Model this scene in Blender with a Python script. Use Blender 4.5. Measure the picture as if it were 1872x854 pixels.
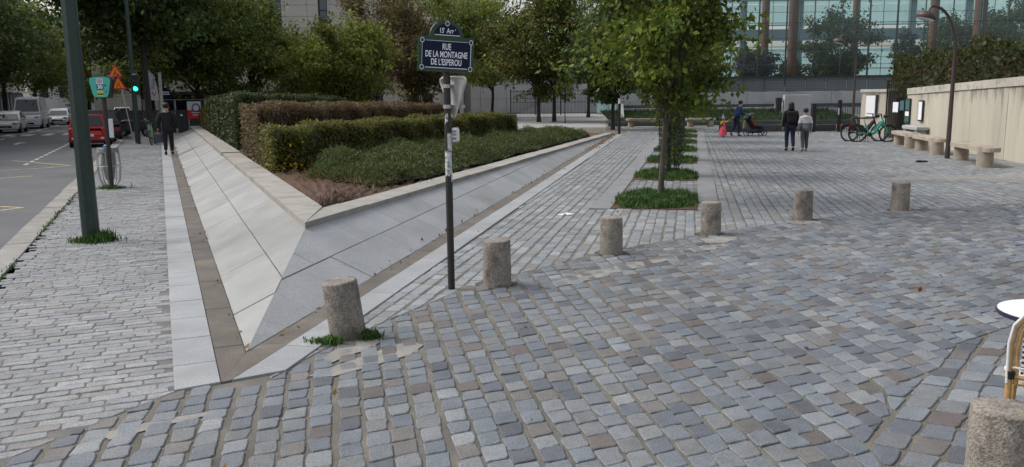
import bpy, bmesh, math, random
import numpy as np
from mathutils import Matrix, Vector
for o in list(bpy.data.objects): bpy.data.objects.remove(o)
SC = bpy.context.scene
COL = SC.collection
# ------------------------------------------------------------------ camera
F_PX, CAM_H, CX, CY = 1500.0, 1.95, 936.0, 427.0
PITCH, ROLL = math.atan(250 / 1500), math.radians(0.6)
fw = np.array([0, math.cos(PITCH), -math.sin(PITCH)]); rt0 = np.array([1.0, 0, 0]); up0 = np.cross(rt0, fw)
rt = rt0 * math.cos(ROLL) - up0 * math.sin(ROLL); up = up0 * math.cos(ROLL) + rt0 * math.sin(ROLL)
cam = bpy.data.cameras.new('camera'); cam.sensor_width = 36; cam.lens = 36 * F_PX / 1872; cam.clip_end = 6000; cam.clip_start = .05
co = bpy.data.objects.new('camera', cam); COL.objects.link(co)
co.matrix_world = Matrix([[rt[i], up[i], -fw[i], (0, 0, CAM_H)[i]] for i in range(3)] + [[0, 0, 0, 1]])
SC.camera = co
# ------------------------------------------------------------------ sky, sun, exposure
SUN_EL, SUN_AZ = 48, -75          # weak, veiled sun from the left (degrees; azimuth clockwise from +Y)
w = bpy.data.worlds.new('World'); SC.world = w; w.use_nodes = True
nt = w.node_tree; bg = nt.nodes['Background']
sky = nt.nodes.new('ShaderNodeTexSky'); sky.sky_type = 'NISHITA'; sky.sun_disc = False
sky.sun_elevation = math.radians(SUN_EL); sky.sun_rotation = math.radians(SUN_AZ)
sky.air_density = 1.2; sky.dust_density = 4.0; sky.ozone_density = 1.5
hs = nt.nodes.new('ShaderNodeHueSaturation'); hs.inputs['Saturation'].default_value = .38
nt.links.new(sky.outputs[0], hs.inputs['Color']); nt.links.new(hs.outputs[0], bg.inputs[0])
bg.inputs[1].default_value = .15
sun = bpy.data.lights.new('sun', 'SUN'); sun.energy = 1.2; sun.angle = math.radians(25); sun.color = (1, .96, .9)
so = bpy.data.objects.new('sun', sun); COL.objects.link(so)
_d = Vector((math.sin(math.radians(SUN_AZ)) * math.cos(math.radians(SUN_EL)), math.cos(math.radians(SUN_AZ)) * math.cos(math.radians(SUN_EL)), math.sin(math.radians(SUN_EL))))
so.rotation_euler = _d.to_track_quat('Z', 'Y').to_euler(); so.location = (0, 0, 30)
vs = SC.view_settings; vs.view_transform = 'Standard'; vs.look = 'None'; vs.exposure = 0.46; vs.gamma = 1
# ------------------------------------------------------------------ helpers
def ray(x, y): return fw * F_PX + rt * (x - CX) - up * (y - CY)
def g(x, y, z=0.0):
    d = ray(x, y); t = (z - CAM_H) / d[2]; return np.array([d[0] * t, d[1] * t, z])
def at(x, y, Y):
    d = ray(x, y); t = Y / d[1]; return np.array([0, 0, CAM_H]) + d * t
def pj(P):
    v = np.array(P, float) - np.array([0, 0, CAM_H]); z = v @ fw
    return CX + F_PX * (v @ rt) / z, CY - F_PX * (v @ up) / z, z
def az(a): return np.array([math.sin(math.radians(a)), math.cos(math.radians(a))])
RG = np.random.default_rng(11); RD = random.Random(5)
def tag(o, label=None, cat=None, group=None, kind=None):
    if label: o['label'] = label
    if cat: o['category'] = cat
    if group: o['group'] = group
    if kind: o['kind'] = kind
    return o
def empty(name, loc=(0, 0, 0), rz=0.0, label=None, cat=None, group=None):
    o = bpy.data.objects.new(name, None); COL.objects.link(o); o.location = loc; o.rotation_euler = (0, 0, rz); o.empty_display_size = .1
    return tag(o, label, cat, group)
def kids(o): return [c for c in bpy.data.objects if c.parent == o]
def dup(o, parent=None, loc=None, rz=None, label=None):
    c = o.copy(); COL.objects.link(c)
    if parent is not None: c.parent = parent
    if loc is not None: c.location = loc
    if rz is not None: c.rotation_euler = (0, 0, rz)
    if label: c['label'] = label
    for ch in kids(o): dup(ch, c)
    return c
def link(name, me, mat, parent=None, smooth=False):
    if mat is not None: me.materials.append(mat)
    o = bpy.data.objects.new(name, me); COL.objects.link(o)
    if parent is not None: o.parent = parent
    if smooth: me.polygons.foreach_set('use_smooth', [True] * len(me.polygons))
    return o
def rotz(a): c, s = math.cos(a), math.sin(a); return np.array([[c, -s, 0], [s, c, 0], [0, 0, 1.0]])
class MB:
    def __init__(s): s.v = []; s.f = []; s.c = []; s.col = (1, 1, 1)
    def add(s, vs, fs):
        b = len(s.v); s.v += [tuple(map(float, p)) for p in vs]; s.f += [tuple(b + i for i in f) for f in fs]; s.c += [s.col] * len(vs); return s
    def box(s, c, d, rz=0, R=None, bev=0):
        hx, hy, hz = d[0] / 2, d[1] / 2, d[2] / 2
        R = rotz(rz) if R is None else R
        if bev <= 0:
            P = [(-hx, -hy, -hz), (hx, -hy, -hz), (hx, hy, -hz), (-hx, hy, -hz), (-hx, -hy, hz), (hx, -hy, hz), (hx, hy, hz), (-hx, hy, hz)]
            return s.add([R @ np.array(p) + np.array(c) for p in P], [(3, 2, 1, 0), (4, 5, 6, 7), (0, 1, 5, 4), (1, 2, 6, 5), (2, 3, 7, 6), (3, 0, 4, 7)])
        b = min(bev, hx * .9, hy * .9, hz * .9); rings = []
        for (z, i) in ((-hz, b), (-hz + b, 0), (hz - b, 0), (hz, b)):
            x, y = hx - i, hy - i; k = b
            rings.append([(x - k, -y, z), (x, -y + k, z), (x, y - k, z), (x - k, y, z), (-x + k, y, z), (-x, y - k, z), (-x, -y + k, z), (-x + k, -y, z)])
        P = [R @ np.array(p) + np.array(c) for r in rings for p in r]
        fs = [tuple(range(7, -1, -1)), tuple(range(24, 32))]
        for k in range(3):
            for i in range(8): fs.append((k * 8 + i, k * 8 + (i + 1) % 8, k * 8 + 8 + (i + 1) % 8, k * 8 + 8 + i))
        return s.add(P, fs)
    def tube(s, path, radii, n=8, cap=True):
        path = [np.array(p, float) for p in path]
        if not hasattr(radii, '__len__'): radii = [radii] * len(path)
        P = []; m = len(path); ref = None
        for i in range(m):
            t = path[min(i + 1, m - 1)] - path[max(i - 1, 0)]; t = t / (np.linalg.norm(t) + 1e-9)
            if ref is None: ref = np.array([1.0, 0, 0]) if abs(t[0]) < .8 else np.array([0, 1.0, 0])
            u = ref - t * (ref @ t); u /= np.linalg.norm(u) + 1e-9; ref = u; v_ = np.cross(t, u)
            for k in range(n):
                a = 2 * math.pi * k / n; P.append(path[i] + radii[i] * (u * math.cos(a) + v_ * math.sin(a)))
        fs = [(i * n + k, i * n + (k + 1) % n, (i + 1) * n + (k + 1) % n, (i + 1) * n + k) for i in range(m - 1) for k in range(n)]
        if cap: fs += [tuple(range(n - 1, -1, -1)), tuple((m - 1) * n + k for k in range(n))]
        return s.add(P, fs)
    def lathe(s, prof, n=24, c=(0, 0, 0), R=None, jit=0):
        P = []; R = np.eye(3) if R is None else R
        for (r, z) in prof:
            for k in range(n):
                a = 2 * math.pi * k / n; rr = r * (1 + jit * RD.uniform(-1, 1)); P.append(R @ np.array([rr * math.cos(a), rr * math.sin(a), z]) + np.array(c))
        m = len(prof)
        fs = [(i * n + k, i * n + (k + 1) % n, (i + 1) * n + (k + 1) % n, (i + 1) * n + k) for i in range(m - 1) for k in range(n)]
        fs += [tuple(range(n - 1, -1, -1)), tuple((m - 1) * n + k for k in range(n))]
        return s.add(P, fs)
    def ell(s, c, r, nu=12, nv=8, R=None):
        prof = [(max(.02, math.sin(math.pi * i / nv)), -math.cos(math.pi * i / nv)) for i in range(nv + 1)]
        R = np.eye(3) if R is None else R
        return s.lathe(prof, nu, c, R @ np.diag(r))
    def prism(s, top, vec, bev=0.0):
        top = [np.array(p, float) for p in top]; vec = np.array(vec, float); n = len(top)
        if bev > 0:
            cen = sum(top) / n; L = np.linalg.norm(vec) + 1e-9
            inn = [p + (cen - p) / (np.linalg.norm(cen - p) + 1e-9) * bev for p in top]
            P = inn + [p + vec / L * bev for p in top] + [p + vec for p in top]
            fs = [tuple(range(n))] + [(i, i + n, (i + 1) % n + n, (i + 1) % n) for i in range(n)] + [(n + i, 2 * n + i, 2 * n + (i + 1) % n, n + (i + 1) % n) for i in range(n)] + [tuple(range(3 * n - 1, 2 * n - 1, -1))]
        else:
            P = top + [p + vec for p in top]
            fs = [tuple(range(n)), tuple(range(2 * n - 1, n - 1, -1))] + [(i, n + i, n + (i + 1) % n, (i + 1) % n) for i in range(n)]
        return s.add(P, fs)
    def quad(s, *p): return s.add(p, [tuple(range(len(p)))])
    def build(s, name, mat, parent=None, smooth=False, origin=None, colors=False, fix=True):
        V = np.array(s.v, float)
        if origin is not None: V = V - np.array(origin, float)
        me = bpy.data.meshes.new(name); me.from_pydata(V.tolist(), [], s.f)
        if colors:
            a = me.color_attributes.new('Col', 'FLOAT_COLOR', 'POINT'); a.data.foreach_set('color', np.c_[np.array(s.c), np.ones(len(s.c))].ravel())
        if fix:
            bm = bmesh.new(); bm.from_mesh(me); bmesh.ops.recalc_face_normals(bm, faces=bm.faces); bm.to_mesh(me); bm.free()
        o = link(name, me, mat, parent)
        if smooth:
            me.polygons.foreach_set('use_smooth', [True] * len(me.polygons)); me.set_sharp_from_angle(angle=math.radians(42))
        if origin is not None and parent is None: o.location = origin
        return o
def np_mesh(name, V, Fq, C, mat, parent=None, origin=None):
    V = np.asarray(V, np.float32)
    if origin is not None: V = V - np.asarray(origin, np.float32)
    k = Fq.shape[1]; me = bpy.data.meshes.new(name)
    me.vertices.add(len(V)); me.vertices.foreach_set('co', V.ravel())
    me.loops.add(Fq.size); me.loops.foreach_set('vertex_index', Fq.astype(np.int32).ravel())
    me.polygons.add(len(Fq)); me.polygons.foreach_set('loop_start', np.arange(0, Fq.size, k, dtype=np.int32))
    me.update(calc_edges=True)
    a = me.color_attributes.new('Col', 'FLOAT_COLOR', 'POINT'); a.data.foreach_set('color', np.c_[C, np.ones(len(C))].astype(np.float32).ravel())
    return link(name, me, mat, parent)
def leaves(name, P, size, pal, mat, parent=None, up_bias=.3, droop=.2, aspect=.55, origin=None, norm=None, jit=.28, seed=1, fac=None):
    r = np.random.default_rng(seed); n = len(P)
    d = r.normal(size=(n, 3)); d[:, 2] -= droop * 1.5; 
    nn = r.normal(size=(n, 3)); nn[:, 2] += up_bias * 3
    if norm is not None: nn = nn * .55 + norm * 1.3; d = d - nn * ((d * nn).sum(1) / (nn * nn).sum(1) * .8)[:, None]
    d /= np.linalg.norm(d, axis=1)[:, None] + 1e-9
    s_ = np.cross(d, nn); s_ /= np.linalg.norm(s_, axis=1)[:, None] + 1e-9
    L = (size * r.uniform(.45, 1.4, n))[:, None]; Wd = L * aspect * .5
    V = np.stack([P, P + d * L * .45 + s_ * Wd, P + d * L, P + d * L * .45 - s_ * Wd], 1).reshape(-1, 3)
    pal = np.array(pal); C = pal[r.integers(0, len(pal), n)] * r.uniform(1 - jit, 1 + jit, (n, 1))
    if fac is not None: C = C * fac[:, None]
    return np_mesh(name, V, np.arange(4 * n).reshape(-1, 4), np.repeat(C, 4, 0), mat, parent, origin)
def clip(poly, A, B, C):
    """keep the side A*x+B*y+C >= 0 of a 2-D polygon"""
    out = []; n = len(poly)
    for i in range(n):
        p, q = poly[i], poly[(i + 1) % n]; dp = A * p[0] + B * p[1] + C; dq = A * q[0] + B * q[1] + C
        if dp >= 0: out.append(p)
        if dp * dq < 0: t = dp / (dp - dq); out.append((p[0] + (q[0] - p[0]) * t, p[1] + (q[1] - p[1]) * t))
    return out
# ------------------------------------------------------------------ materials
def mat(name, c, rough=.7, metal=0, var=.12, vs_=3.0, speck=0.0, speck_s=180, bump=0.0, bump_s=60, col2=None, attr=False, stretch=(1, 1, 1), world=True, transl=0, spec=.5, emit=0, stain=None, broad=0, drip=None, objvar=0):
    m = bpy.data.materials.new(name); m.use_nodes = True; t = m.node_tree; N = t.nodes; Lk = t.links; b = N['Principled BSDF']
    b.inputs['Roughness'].default_value = rough; b.inputs['Metallic'].default_value = metal; b.inputs['Specular IOR Level'].default_value = spec
    if world: geo = N.new('ShaderNodeNewGeometry'); pos = geo.outputs['Position']
    else: geo = N.new('ShaderNodeTexCoord'); pos = geo.outputs['Object']
    mp = N.new('ShaderNodeMapping'); mp.inputs['Scale'].default_value = stretch; Lk.new(pos, mp.inputs[0])
    if attr:
        at_ = N.new('ShaderNodeAttribute'); at_.attribute_name = 'Col'; base = at_.outputs['Color']
    else:
        rgb = N.new('ShaderNodeRGB'); rgb.outputs[0].default_value = (*c, 1); base = rgb.outputs[0]
    def noise(scale, detail=4):
        n = N.new('ShaderNodeTexNoise'); n.inputs['Scale'].default_value = scale; n.inputs['Detail'].default_value = detail; n.inputs['Roughness'].default_value = .6; Lk.new(mp.outputs[0], n.inputs['Vector']); return n.outputs['Fac']
    def mul(base, fac, lo, hi, a=.3, b_=.7):
        r = N.new('ShaderNodeMapRange'); r.inputs[1].default_value = a; r.inputs[2].default_value = b_; r.inputs[3].default_value = lo; r.inputs[4].default_value = hi; Lk.new(fac, r.inputs[0])
        v = N.new('ShaderNodeVectorMath'); v.operation = 'SCALE'; Lk.new(base, v.inputs[0]); Lk.new(r.outputs[0], v.inputs['Scale']); return v.outputs[0]
    def mix(base, col, fac, a, b_, amt=1):
        r = N.new('ShaderNodeMapRange'); r.inputs[1].default_value = a; r.inputs[2].default_value = b_; r.inputs[4].default_value = amt; Lk.new(fac, r.inputs[0])
        x = N.new('ShaderNodeMix'); x.data_type = 'RGBA'; Lk.new(r.outputs[0], x.inputs[0]); Lk.new(base, x.inputs[6]); x.inputs[7].default_value = (*col, 1); return x.outputs[2]
    if col2 is not None: base = mix(base, col2, noise(vs_ * .7, 5), .42, .66)
    if stain is not None: base = mix(base, stain[0], noise(stain[1], 6), stain[2], stain[2] + .16, stain[3])
    if var > 0: base = mul(base, noise(vs_), 1 - var, 1 + var)
    if objvar > 0:
        oi = N.new('ShaderNodeObjectInfo'); base = mul(base, oi.outputs['Random'], 1 - objvar, 1 + objvar, 0, 1)
    if broad > 0: base = mul(base, noise(.45, 3), 1 - broad, 1 + broad)
    if drip is not None:
        sx = N.new('ShaderNodeSeparateXYZ'); Lk.new(pos, sx.inputs[0]); r = N.new('ShaderNodeMapRange'); r.inputs[1].default_value = drip[1]; r.inputs[2].default_value = drip[2]; r.inputs[3].default_value = -.25; r.inputs[4].default_value = .16; Lk.new(sx.outputs[2], r.inputs[0])
        ad = N.new('ShaderNodeMath'); Lk.new(noise(drip[3], 5), ad.inputs[0]); Lk.new(r.outputs[0], ad.inputs[1]); base = mix(base, drip[0], ad.outputs[0], .50, .72, drip[4])
    if speck > 0: base = mul(base, noise(speck_s, 2), 1 - speck, 1 + speck, .32, .68)
    Lk.new(base, b.inputs['Base Color'])
    if bump > 0:
        bp = N.new('ShaderNodeBump'); bp.inputs['Strength'].default_value = bump; bp.inputs['Distance'].default_value = .02; Lk.new(noise(bump_s, 5), bp.inputs['Height']); Lk.new(bp.outputs[0], b.inputs['Normal'])
    if transl > 0:
        tr = N.new('ShaderNodeBsdfTranslucent'); Lk.new(base, tr.inputs[0]); mx = N.new('ShaderNodeMixShader'); mx.inputs[0].default_value = transl
        Lk.new(b.outputs[0], mx.inputs[1]); Lk.new(tr.outputs[0], mx.inputs[2]); Lk.new(mx.outputs[0], N['Material Output'].inputs[0])
    if emit: b.inputs['Emission Color'].default_value = (*c, 1); b.inputs['Emission Strength'].default_value = emit
    return m
M = {}
M['cobble'] = mat('cobble_granite', None, .62, attr=True, var=.14, vs_=9, speck=.32, speck_s=95, bump=.35, bump_s=75, stain=((.20, .17, .125), 1.1, .58, .28), broad=.16)
M['mortar'] = mat('sandy_joint', (.165, .152, .128), .95, var=.3, vs_=2.2, speck=.35, speck_s=120, bump=.8, bump_s=90, col2=(.13, .122, .108))
M['mortar_grey'] = mat('dark_joint', (.155, .15, .14), .95, var=.3, vs_=4, speck=.3, speck_s=150, bump=.6, bump_s=100)
M['slab'] = mat('pale_granite', (.27, .28, .287), .7, objvar=.07, broad=.08, var=.14, vs_=1.6, speck=.2, speck_s=95, bump=.1, bump_s=120, stain=((.25, .235, .2), 1.3, .55, .5))
M['slab_ramp'] = mat('bright_granite', (.255, .258, .252), .72, objvar=.06, broad=.08, var=.16, vs_=.9, speck=.12, speck_s=90, bump=.12, bump_s=80, stain=((.19, .18, .16), 2.6, .55, .40))
M['slab_grey'] = mat('blue_grey_granite', (.285, .292, .298), .65, objvar=.07, broad=.08, var=.14, vs_=1.3, speck=.26, speck_s=85, bump=.1, bump_s=110, stain=((.20, .175, .13), 1.5, .6, .4))
M['gutter'] = mat('brown_gutter_stone', (.115, .10, .086), .85, objvar=.1, var=.22, vs_=2.5, speck=.3, speck_s=160, bump=.4, bump_s=80, stain=((.2, .165, .115), 1.8, .56, .6))
M['coping'] = mat('coping_stone', (.29, .275, .245), .8, objvar=.1, var=.2, vs_=2, speck=.16, speck_s=150, bump=.2, bump_s=60, stain=((.12, .10, .075), 2.6, .58, .75))
M['kerb'] = mat('kerb_granite', (.25, .24, .22), .8, objvar=.1, var=.2, vs_=2.5, speck=.25, speck_s=160, bump=.25, bump_s=70)
M['asphalt'] = mat('asphalt', (.115, .118, .122), .9, var=.16, vs_=.5, speck=.3, speck_s=140, bump=.35, bump_s=110, stain=((.07, .07, .07), .35, .56, .6))
M['ground'] = mat('gravelly_ground', (.20, .19, .175), .95, var=.2, vs_=.3, speck=.2, speck_s=60)
M['espl'] = mat('pale_paving', (.30, .29, .28), .9, var=.12, vs_=.4, speck=.15, speck_s=40)
M['white'] = mat('road_paint_white', (.55, .55, .54), .8, var=.25, vs_=4)
M['yellow'] = mat('road_paint_yellow', (.42, .36, .2), .8, var=.35, vs_=3)
M['soil'] = mat('dry_soil', (.105, .054, .031), 1, var=.35, vs_=6, speck=.4, speck_s=70, bump=1, bump_s=40, col2=(.07, .045, .03))
M['leaf'] = mat('leaf', None, .55, attr=True, var=0, transl=.42, spec=.25)
M['grass'] = mat('grass_blade', None, .6, attr=True, var=0, transl=.3, spec=.3)
M['bark'] = mat('bark', (.085, .07, .055), .95, var=.35, vs_=12, bump=.8, bump_s=40, stretch=(1, 1, .25))
M['bark_dark'] = mat('dark_bark', (.035, .030, .026), .95, var=.35, vs_=10, bump=.8, bump_s=40, stretch=(1, 1, .25))
M['twig'] = mat('hedge_twigs', (.030, .026, .016), 1, var=.3, vs_=14)
M['bollard'] = mat('bollard_granite', (.262, .232, .197), .9, objvar=.16, var=.22, vs_=7, speck=.42, speck_s=75, bump=.8, bump_s=90, stain=((.09, .076, .064), 6, .50, .75))
M['wall'] = mat('beige_concrete', (.43, .40, .33), .9, var=.12, vs_=1.2, speck=.05, speck_s=60, bump=.15, bump_s=40, stain=((.33, .29, .22), 2.0, .54, .5), stretch=(1, 1, .16), drip=((.16, .14, .11), 1.0, 2.1, 5.0, .8))
M['wallcap'] = mat('beige_cap', (.40, .375, .32), .9, var=.15, vs_=2, bump=.15, bump_s=40, stain=((.15, .14, .115), 5.0, .52, .75))
M['conc'] = mat('grey_concrete', (.35, .36, .36), .9, var=.14, vs_=.5, bump=.1, bump_s=20, stain=((.2, .205, .2), .6, .55, .6))
M['conc_dark'] = mat('dark_concrete', (.06, .06, .06), .9, var=.2, vs_=1)
M['stone'] = mat('facade_stone', (.44, .41, .37), .9, var=.1, vs_=.4, bump=.05, bump_s=10)
M['stone2'] = mat('facade_stone_grey', (.36, .36, .36), .9, var=.1, vs_=.4)
M['joint'] = mat('facade_joint', (.2, .19, .17), .95, var=0)
M['glass_dark'] = mat('dark_window', (.02, .024, .028), .06, var=0, spec=.6)
M['glass_sky'] = mat('blue_window', (.05, .07, .10), .03, var=0, spec=1.0, metal=.25)
M['green_metal'] = mat('dark_green_paint', (.012, .030, .024), .42, var=.2, vs_=6, stain=((.03, .045, .04), 5, .6, .6))
M['black'] = mat('black_paint', (.012, .012, .013), .5, var=.15, vs_=8)
M['brownpole'] = mat('brown_black_paint', (.022, .018, .016), .45, var=.2, vs_=8)
M['steel'] = mat('galvanised_steel', (.42, .43, .44), .42, metal=.7, var=.15, vs_=9)
M['alu'] = mat('worn_aluminium', (.46, .46, .44), .5, metal=.35, var=.2, vs_=12)
M['lamp_brown'] = mat('lamp_brown_paint', (.055, .036, .032), .5, var=.15, vs_=5)
M['rust'] = mat('rust_brown_steel', (.095, .032, .019), .8, var=.15, vs_=1.0)
M['rail'] = mat('dark_rail_metal', (.025, .032, .036), .4, var=.1)
M['navy'] = mat('enamel_navy', (.005, .008, .036), .45, var=.05, spec=.2)
M['enamel_green'] = mat('enamel_green', (.010, .042, .022), .32, var=.08)
M['enamel_white'] = mat('enamel_white', (.78, .80, .84), .4, var=.05)
M['plastic_white'] = mat('white_plastic', (.62, .62, .6), .5, var=.08, vs_=20)
M['paper'] = mat('white_paper', (.75, .76, .78), .8, var=.05, vs_=20)
M['sticker'] = mat('torn_sticker', (.55, .55, .54), .8, var=.35, vs_=30, stain=((.04, .04, .04), 25, .52, .9))
M['teal'] = mat('teal_panel', (.055, .42, .33), .5, var=.05)
M['tealbike'] = mat('teal_paint', (.02, .36, .26), .35, var=.05)
M['orange'] = mat('orange_board', (.85, .23, .01), .55, var=.06)
M['redpaint'] = mat('sign_red', (.50, .02, .03), .5, var=.05)
M['bluebit'] = mat('sign_blue', (.02, .06, .25), .5, var=.05)
M['yellowbit'] = mat('sign_yellow', (.5, .5, .03), .5, var=.05)
M['rubber'] = mat('rubber', (.014, .014, .014), .8, var=.2, vs_=20)
M['carred'] = mat('red_car_paint', (.42, .012, .014), .22, var=.03)
M['carwhite'] = mat('white_car_paint', (.70, .71, .72), .25, var=.04)
M['cardark'] = mat('dark_car_paint', (.02, .022, .026), .25, var=.04)
M['carglass'] = mat('car_glass', (.012, .014, .016), .05, var=0, spec=.7)
M['redlight'] = mat('red_lens', (.45, .01, .01), .2, var=0)
M['headlight'] = mat('clear_lens', (.5, .52, .55), .12, var=0)
M['chrome'] = mat('bright_metal', (.6, .6, .6), .25, metal=.9, var=0)
M['greenlamp'] = mat('green_signal', (.02, 1, .45), .4, var=0, emit=5)
M['skin'] = mat('skin', (.42, .24, .17), .6, var=.05)
M['hair'] = mat('dark_hair', (.015, .011, .009), .7, var=.3, vs_=40)
M['cloth_black'] = mat('black_cloth', (.012, .012, .014), .9, var=.25, vs_=18, bump=.4, bump_s=25)
M['cloth_navy'] = mat('dark_blue_denim', (.018, .025, .05), .9, var=.25, vs_=18, bump=.4, bump_s=25)
M['cloth_blue'] = mat('blue_coat', (.012, .035, .12), .9, var=.25, vs_=18, bump=.4, bump_s=25)
M['cloth_grey'] = mat('grey_cloth', (.075, .075, .085), .9, var=.25, vs_=18, bump=.4, bump_s=25)
M['cloth_lgrey'] = mat('mid_grey_cloth', (.20, .20, .23), .9, var=.2, vs_=18, bump=.4, bump_s=25)
M['cloth_white'] = mat('white_cloth', (.60, .60, .62), .9, var=.15, vs_=18, bump=.3, bump_s=25)
M['cloth_pink'] = mat('pink_satin', (.65, .04, .16), .6, var=.4, vs_=14, col2=(.75, .17, .05), stretch=(3, 3, .3))
M['cloth_yellow'] = mat('yellow_cloth', (.70, .45, .03), .8, var=.1, vs_=18)
M['cloth_orange'] = mat('orange_red_cloth', (.55, .075, .02), .8, var=.2, vs_=18)
M['cloth_lilac'] = mat('lilac_cloth', (.45, .40, .55), .8, var=.1, vs_=18)
M['cloth_slate'] = mat('slate_blue_cloth', (.05, .11, .14), .8, var=.2, vs_=18)
M['bamboo'] = mat('rattan_cane', (.42, .25, .095), .45, var=.25, vs_=22, stain=((.25, .13, .045), 16, .6, .6))
M['litter_black'] = mat('black_plastic_litter', (.010, .010, .014), .35, var=.2)
M['bag'] = mat('clear_rubbish_bag', (.30, .31, .31), .35, var=.4, vs_=14, bump=1, bump_s=30, transl=.3)
M['bluebag'] = mat('blue_plastic', (.05, .22, .6), .4, var=.1)
M['hub'] = mat('wheel_hub', (.25, .25, .26), .4, metal=.5, var=.1)
M['dirt'] = mat('cement_patch', (.245, .235, .212), .95, var=.2, vs_=6, speck=.2, speck_s=120, bump=.4, bump_s=60)
def weave_mat():
    m = bpy.data.materials.new('woven_resin'); m.use_nodes = True; t = m.node_tree; N = t.nodes; b = N['Principled BSDF']
    tc = N.new('ShaderNodeTexCoord'); mp = N.new('ShaderNodeMapping'); mp.inputs['Scale'].default_value = (70, 70, 110); ck = N.new('ShaderNodeTexChecker'); ck.inputs['Scale'].default_value = 1
    ck.inputs[1].default_value = (.62, .61, .58, 1); ck.inputs[2].default_value = (.03, .03, .045, 1)
    t.links.new(tc.outputs['Object'], mp.inputs[0]); t.links.new(mp.outputs[0], ck.inputs[0]); t.links.new(ck.outputs[0], b.inputs['Base Color']); b.inputs['Roughness'].default_value = .5
    return m
M['weave'] = weave_mat()
def glass_mat(name, tint, refl):
    m = bpy.data.materials.new(name); m.use_nodes = True; t = m.node_tree; N = t.nodes
    for n in list(N): N.remove(n)
    o = N.new('ShaderNodeOutputMaterial'); tr = N.new('ShaderNodeBsdfTransparent'); tr.inputs[0].default_value = (*tint, 1)
    gl = N.new('ShaderNodeBsdfGlossy'); gl.inputs['Roughness'].default_value = .02; gl.inputs[0].default_value = (.8, .95, .97, 1)
    mx = N.new('ShaderNodeMixShader'); fr = N.new('ShaderNodeFresnel'); fr.inputs[0].default_value = 1.5
    ad = N.new('ShaderNodeMath'); ad.inputs[1].default_value = refl; t.links.new(fr.outputs[0], ad.inputs[0])
    t.links.new(ad.outputs[0], mx.inputs[0]); t.links.new(tr.outputs[0], mx.inputs[1]); t.links.new(gl.outputs[0], mx.inputs[2]); t.links.new(mx.outputs[0], o.inputs[0]); return m
M['facade_glass'] = glass_mat('facade_glass', (.95, .985, .985), .0)
M['pale_panel'] = mat('pale_teal_glazing', (.76, .89, .88), .5, var=.06, vs_=.3, transl=.6)
M['teal_beam'] = mat('blue_grey_steel', (.13, .20, .23), .6, var=.1, vs_=.5)
M['glass_low'] = mat('dark_low_glass', (.17, .205, .215), .12, var=.1, vs_=.6, spec=.7)
M['bank'] = mat('lawn_soil', (.02, .032, .012), 1, var=.3, vs_=3)
M['citygreen'] = mat('pale_green_paint', (.16, .36, .20), .35, var=.05)
M['bagpat'] = mat('patterned_bag', (.03, .035, .05), .6, var=.6, vs_=18)
M['shoe_tan'] = mat('tan_shoe', (.22, .19, .16), .8, var=.1)
M['hair_brown'] = mat('brown_hair', (.10, .055, .03), .7, var=.3, vs_=40)
M['tan'] = mat('tan_cloth', (.25, .18, .12), .9, var=.15)
M['tabletop'] = mat('white_table_top', (.74, .75, .78), .35, var=.03)
M['rim'] = mat('dark_blue_metal_rim', (.05, .055, .10), .25, metal=.6, var=.05)
M['weave_dark'] = mat('dark_weave', (.025, .025, .04), .6, var=.1)
def hoodie():
    m = mat('white_grey_hoodie', (.55, .55, .57), .9, var=.15, vs_=18, bump=.4, bump_s=25); t = m.node_tree; N = t.nodes; b = N['Principled BSDF']
    gm = N.new('ShaderNodeNewGeometry'); sx = N.new('ShaderNodeSeparateXYZ'); t.links.new(gm.outputs['Position'], sx.inputs[0]); cr = N.new('ShaderNodeValToRGB'); mr = N.new('ShaderNodeMapRange'); mr.inputs[1].default_value = .7; mr.inputs[2].default_value = 1.3; t.links.new(sx.outputs[2], mr.inputs[0]); t.links.new(mr.outputs[0], cr.inputs[0])
    e = cr.color_ramp; e.interpolation = 'CONSTANT'; e.elements[0].color = (.20, .20, .23, 1); e.elements[1].position = .43; e.elements[1].color = (.58, .58, .60, 1); x = e.elements.new(.38); x.color = (.10, .10, .12, 1); x = e.elements.new(.97); x.color = (.015, .015, .018, 1)
    t.links.new(cr.outputs[0], b.inputs['Base Color']); return m
M['hoodie'] = hoodie()
M['contact_shade'] = mat('painted_contact_shade', (.085, .075, .06), .95, var=.3, vs_=12, speck=.3, speck_s=90, bump=.5, bump_s=60)  # dirt-toned dark colour for the contact shading painted round bollard feet
M['rail_band'] = mat('grey_rail_metal', (.085, .10, .108), .4, var=.1)
# ------------------------------------------------------------------ layout lines
TIP = np.array([-2.072, 6.128]); AL, AR = -22.9, 11.4
dL, dR = az(AL), az(AR); nL = np.array([dL[1], -dL[0]]); nR = np.array([dR[1], -dR[0]])     # normals point right
def LP(s, t, z=0.0): p = TIP + dL * s + nL * t; return np.array([p[0], p[1], z])              # t > 0 : into the planter
def RP(s, t, z=0.0): p = TIP + dR * s - nR * t; return np.array([p[0], p[1], z])              # t > 0 : into the planter
def LST(p): d = np.array(p[:2]) - TIP; return d @ dL, d @ nL
def RST(p): d = np.array(p[:2]) - TIP; return d @ dR, -(d @ nR)
A0, A1, A2 = np.array([-2.29, 5.30]), np.array([-2.03, 5.46]), np.array([-1.66, 5.69])        # front cut of the flat strips
ARC = [(-1.66, 5.69), (-1.40, 6.45), (-.62, 8.0), (-.1, 8.75), (1.22, 10.22), (2.8, 11.5), (4.52, 12.65), (6.45, 13.6), (9, 14.35), (14, 15), (18, 15.3)]
SEAM = az(206); SE = A0 + SEAM * 3.2
KB = np.array([-6.73, 10.6])                                                                 # kerb, road-side edge
def KP(s, t, z=0.0): p = KB + dL * s + nL * t; return np.array([p[0], p[1], z])
def KST(p): d = np.array(p[:2]) - KB; return d @ dL, d @ nL
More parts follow.
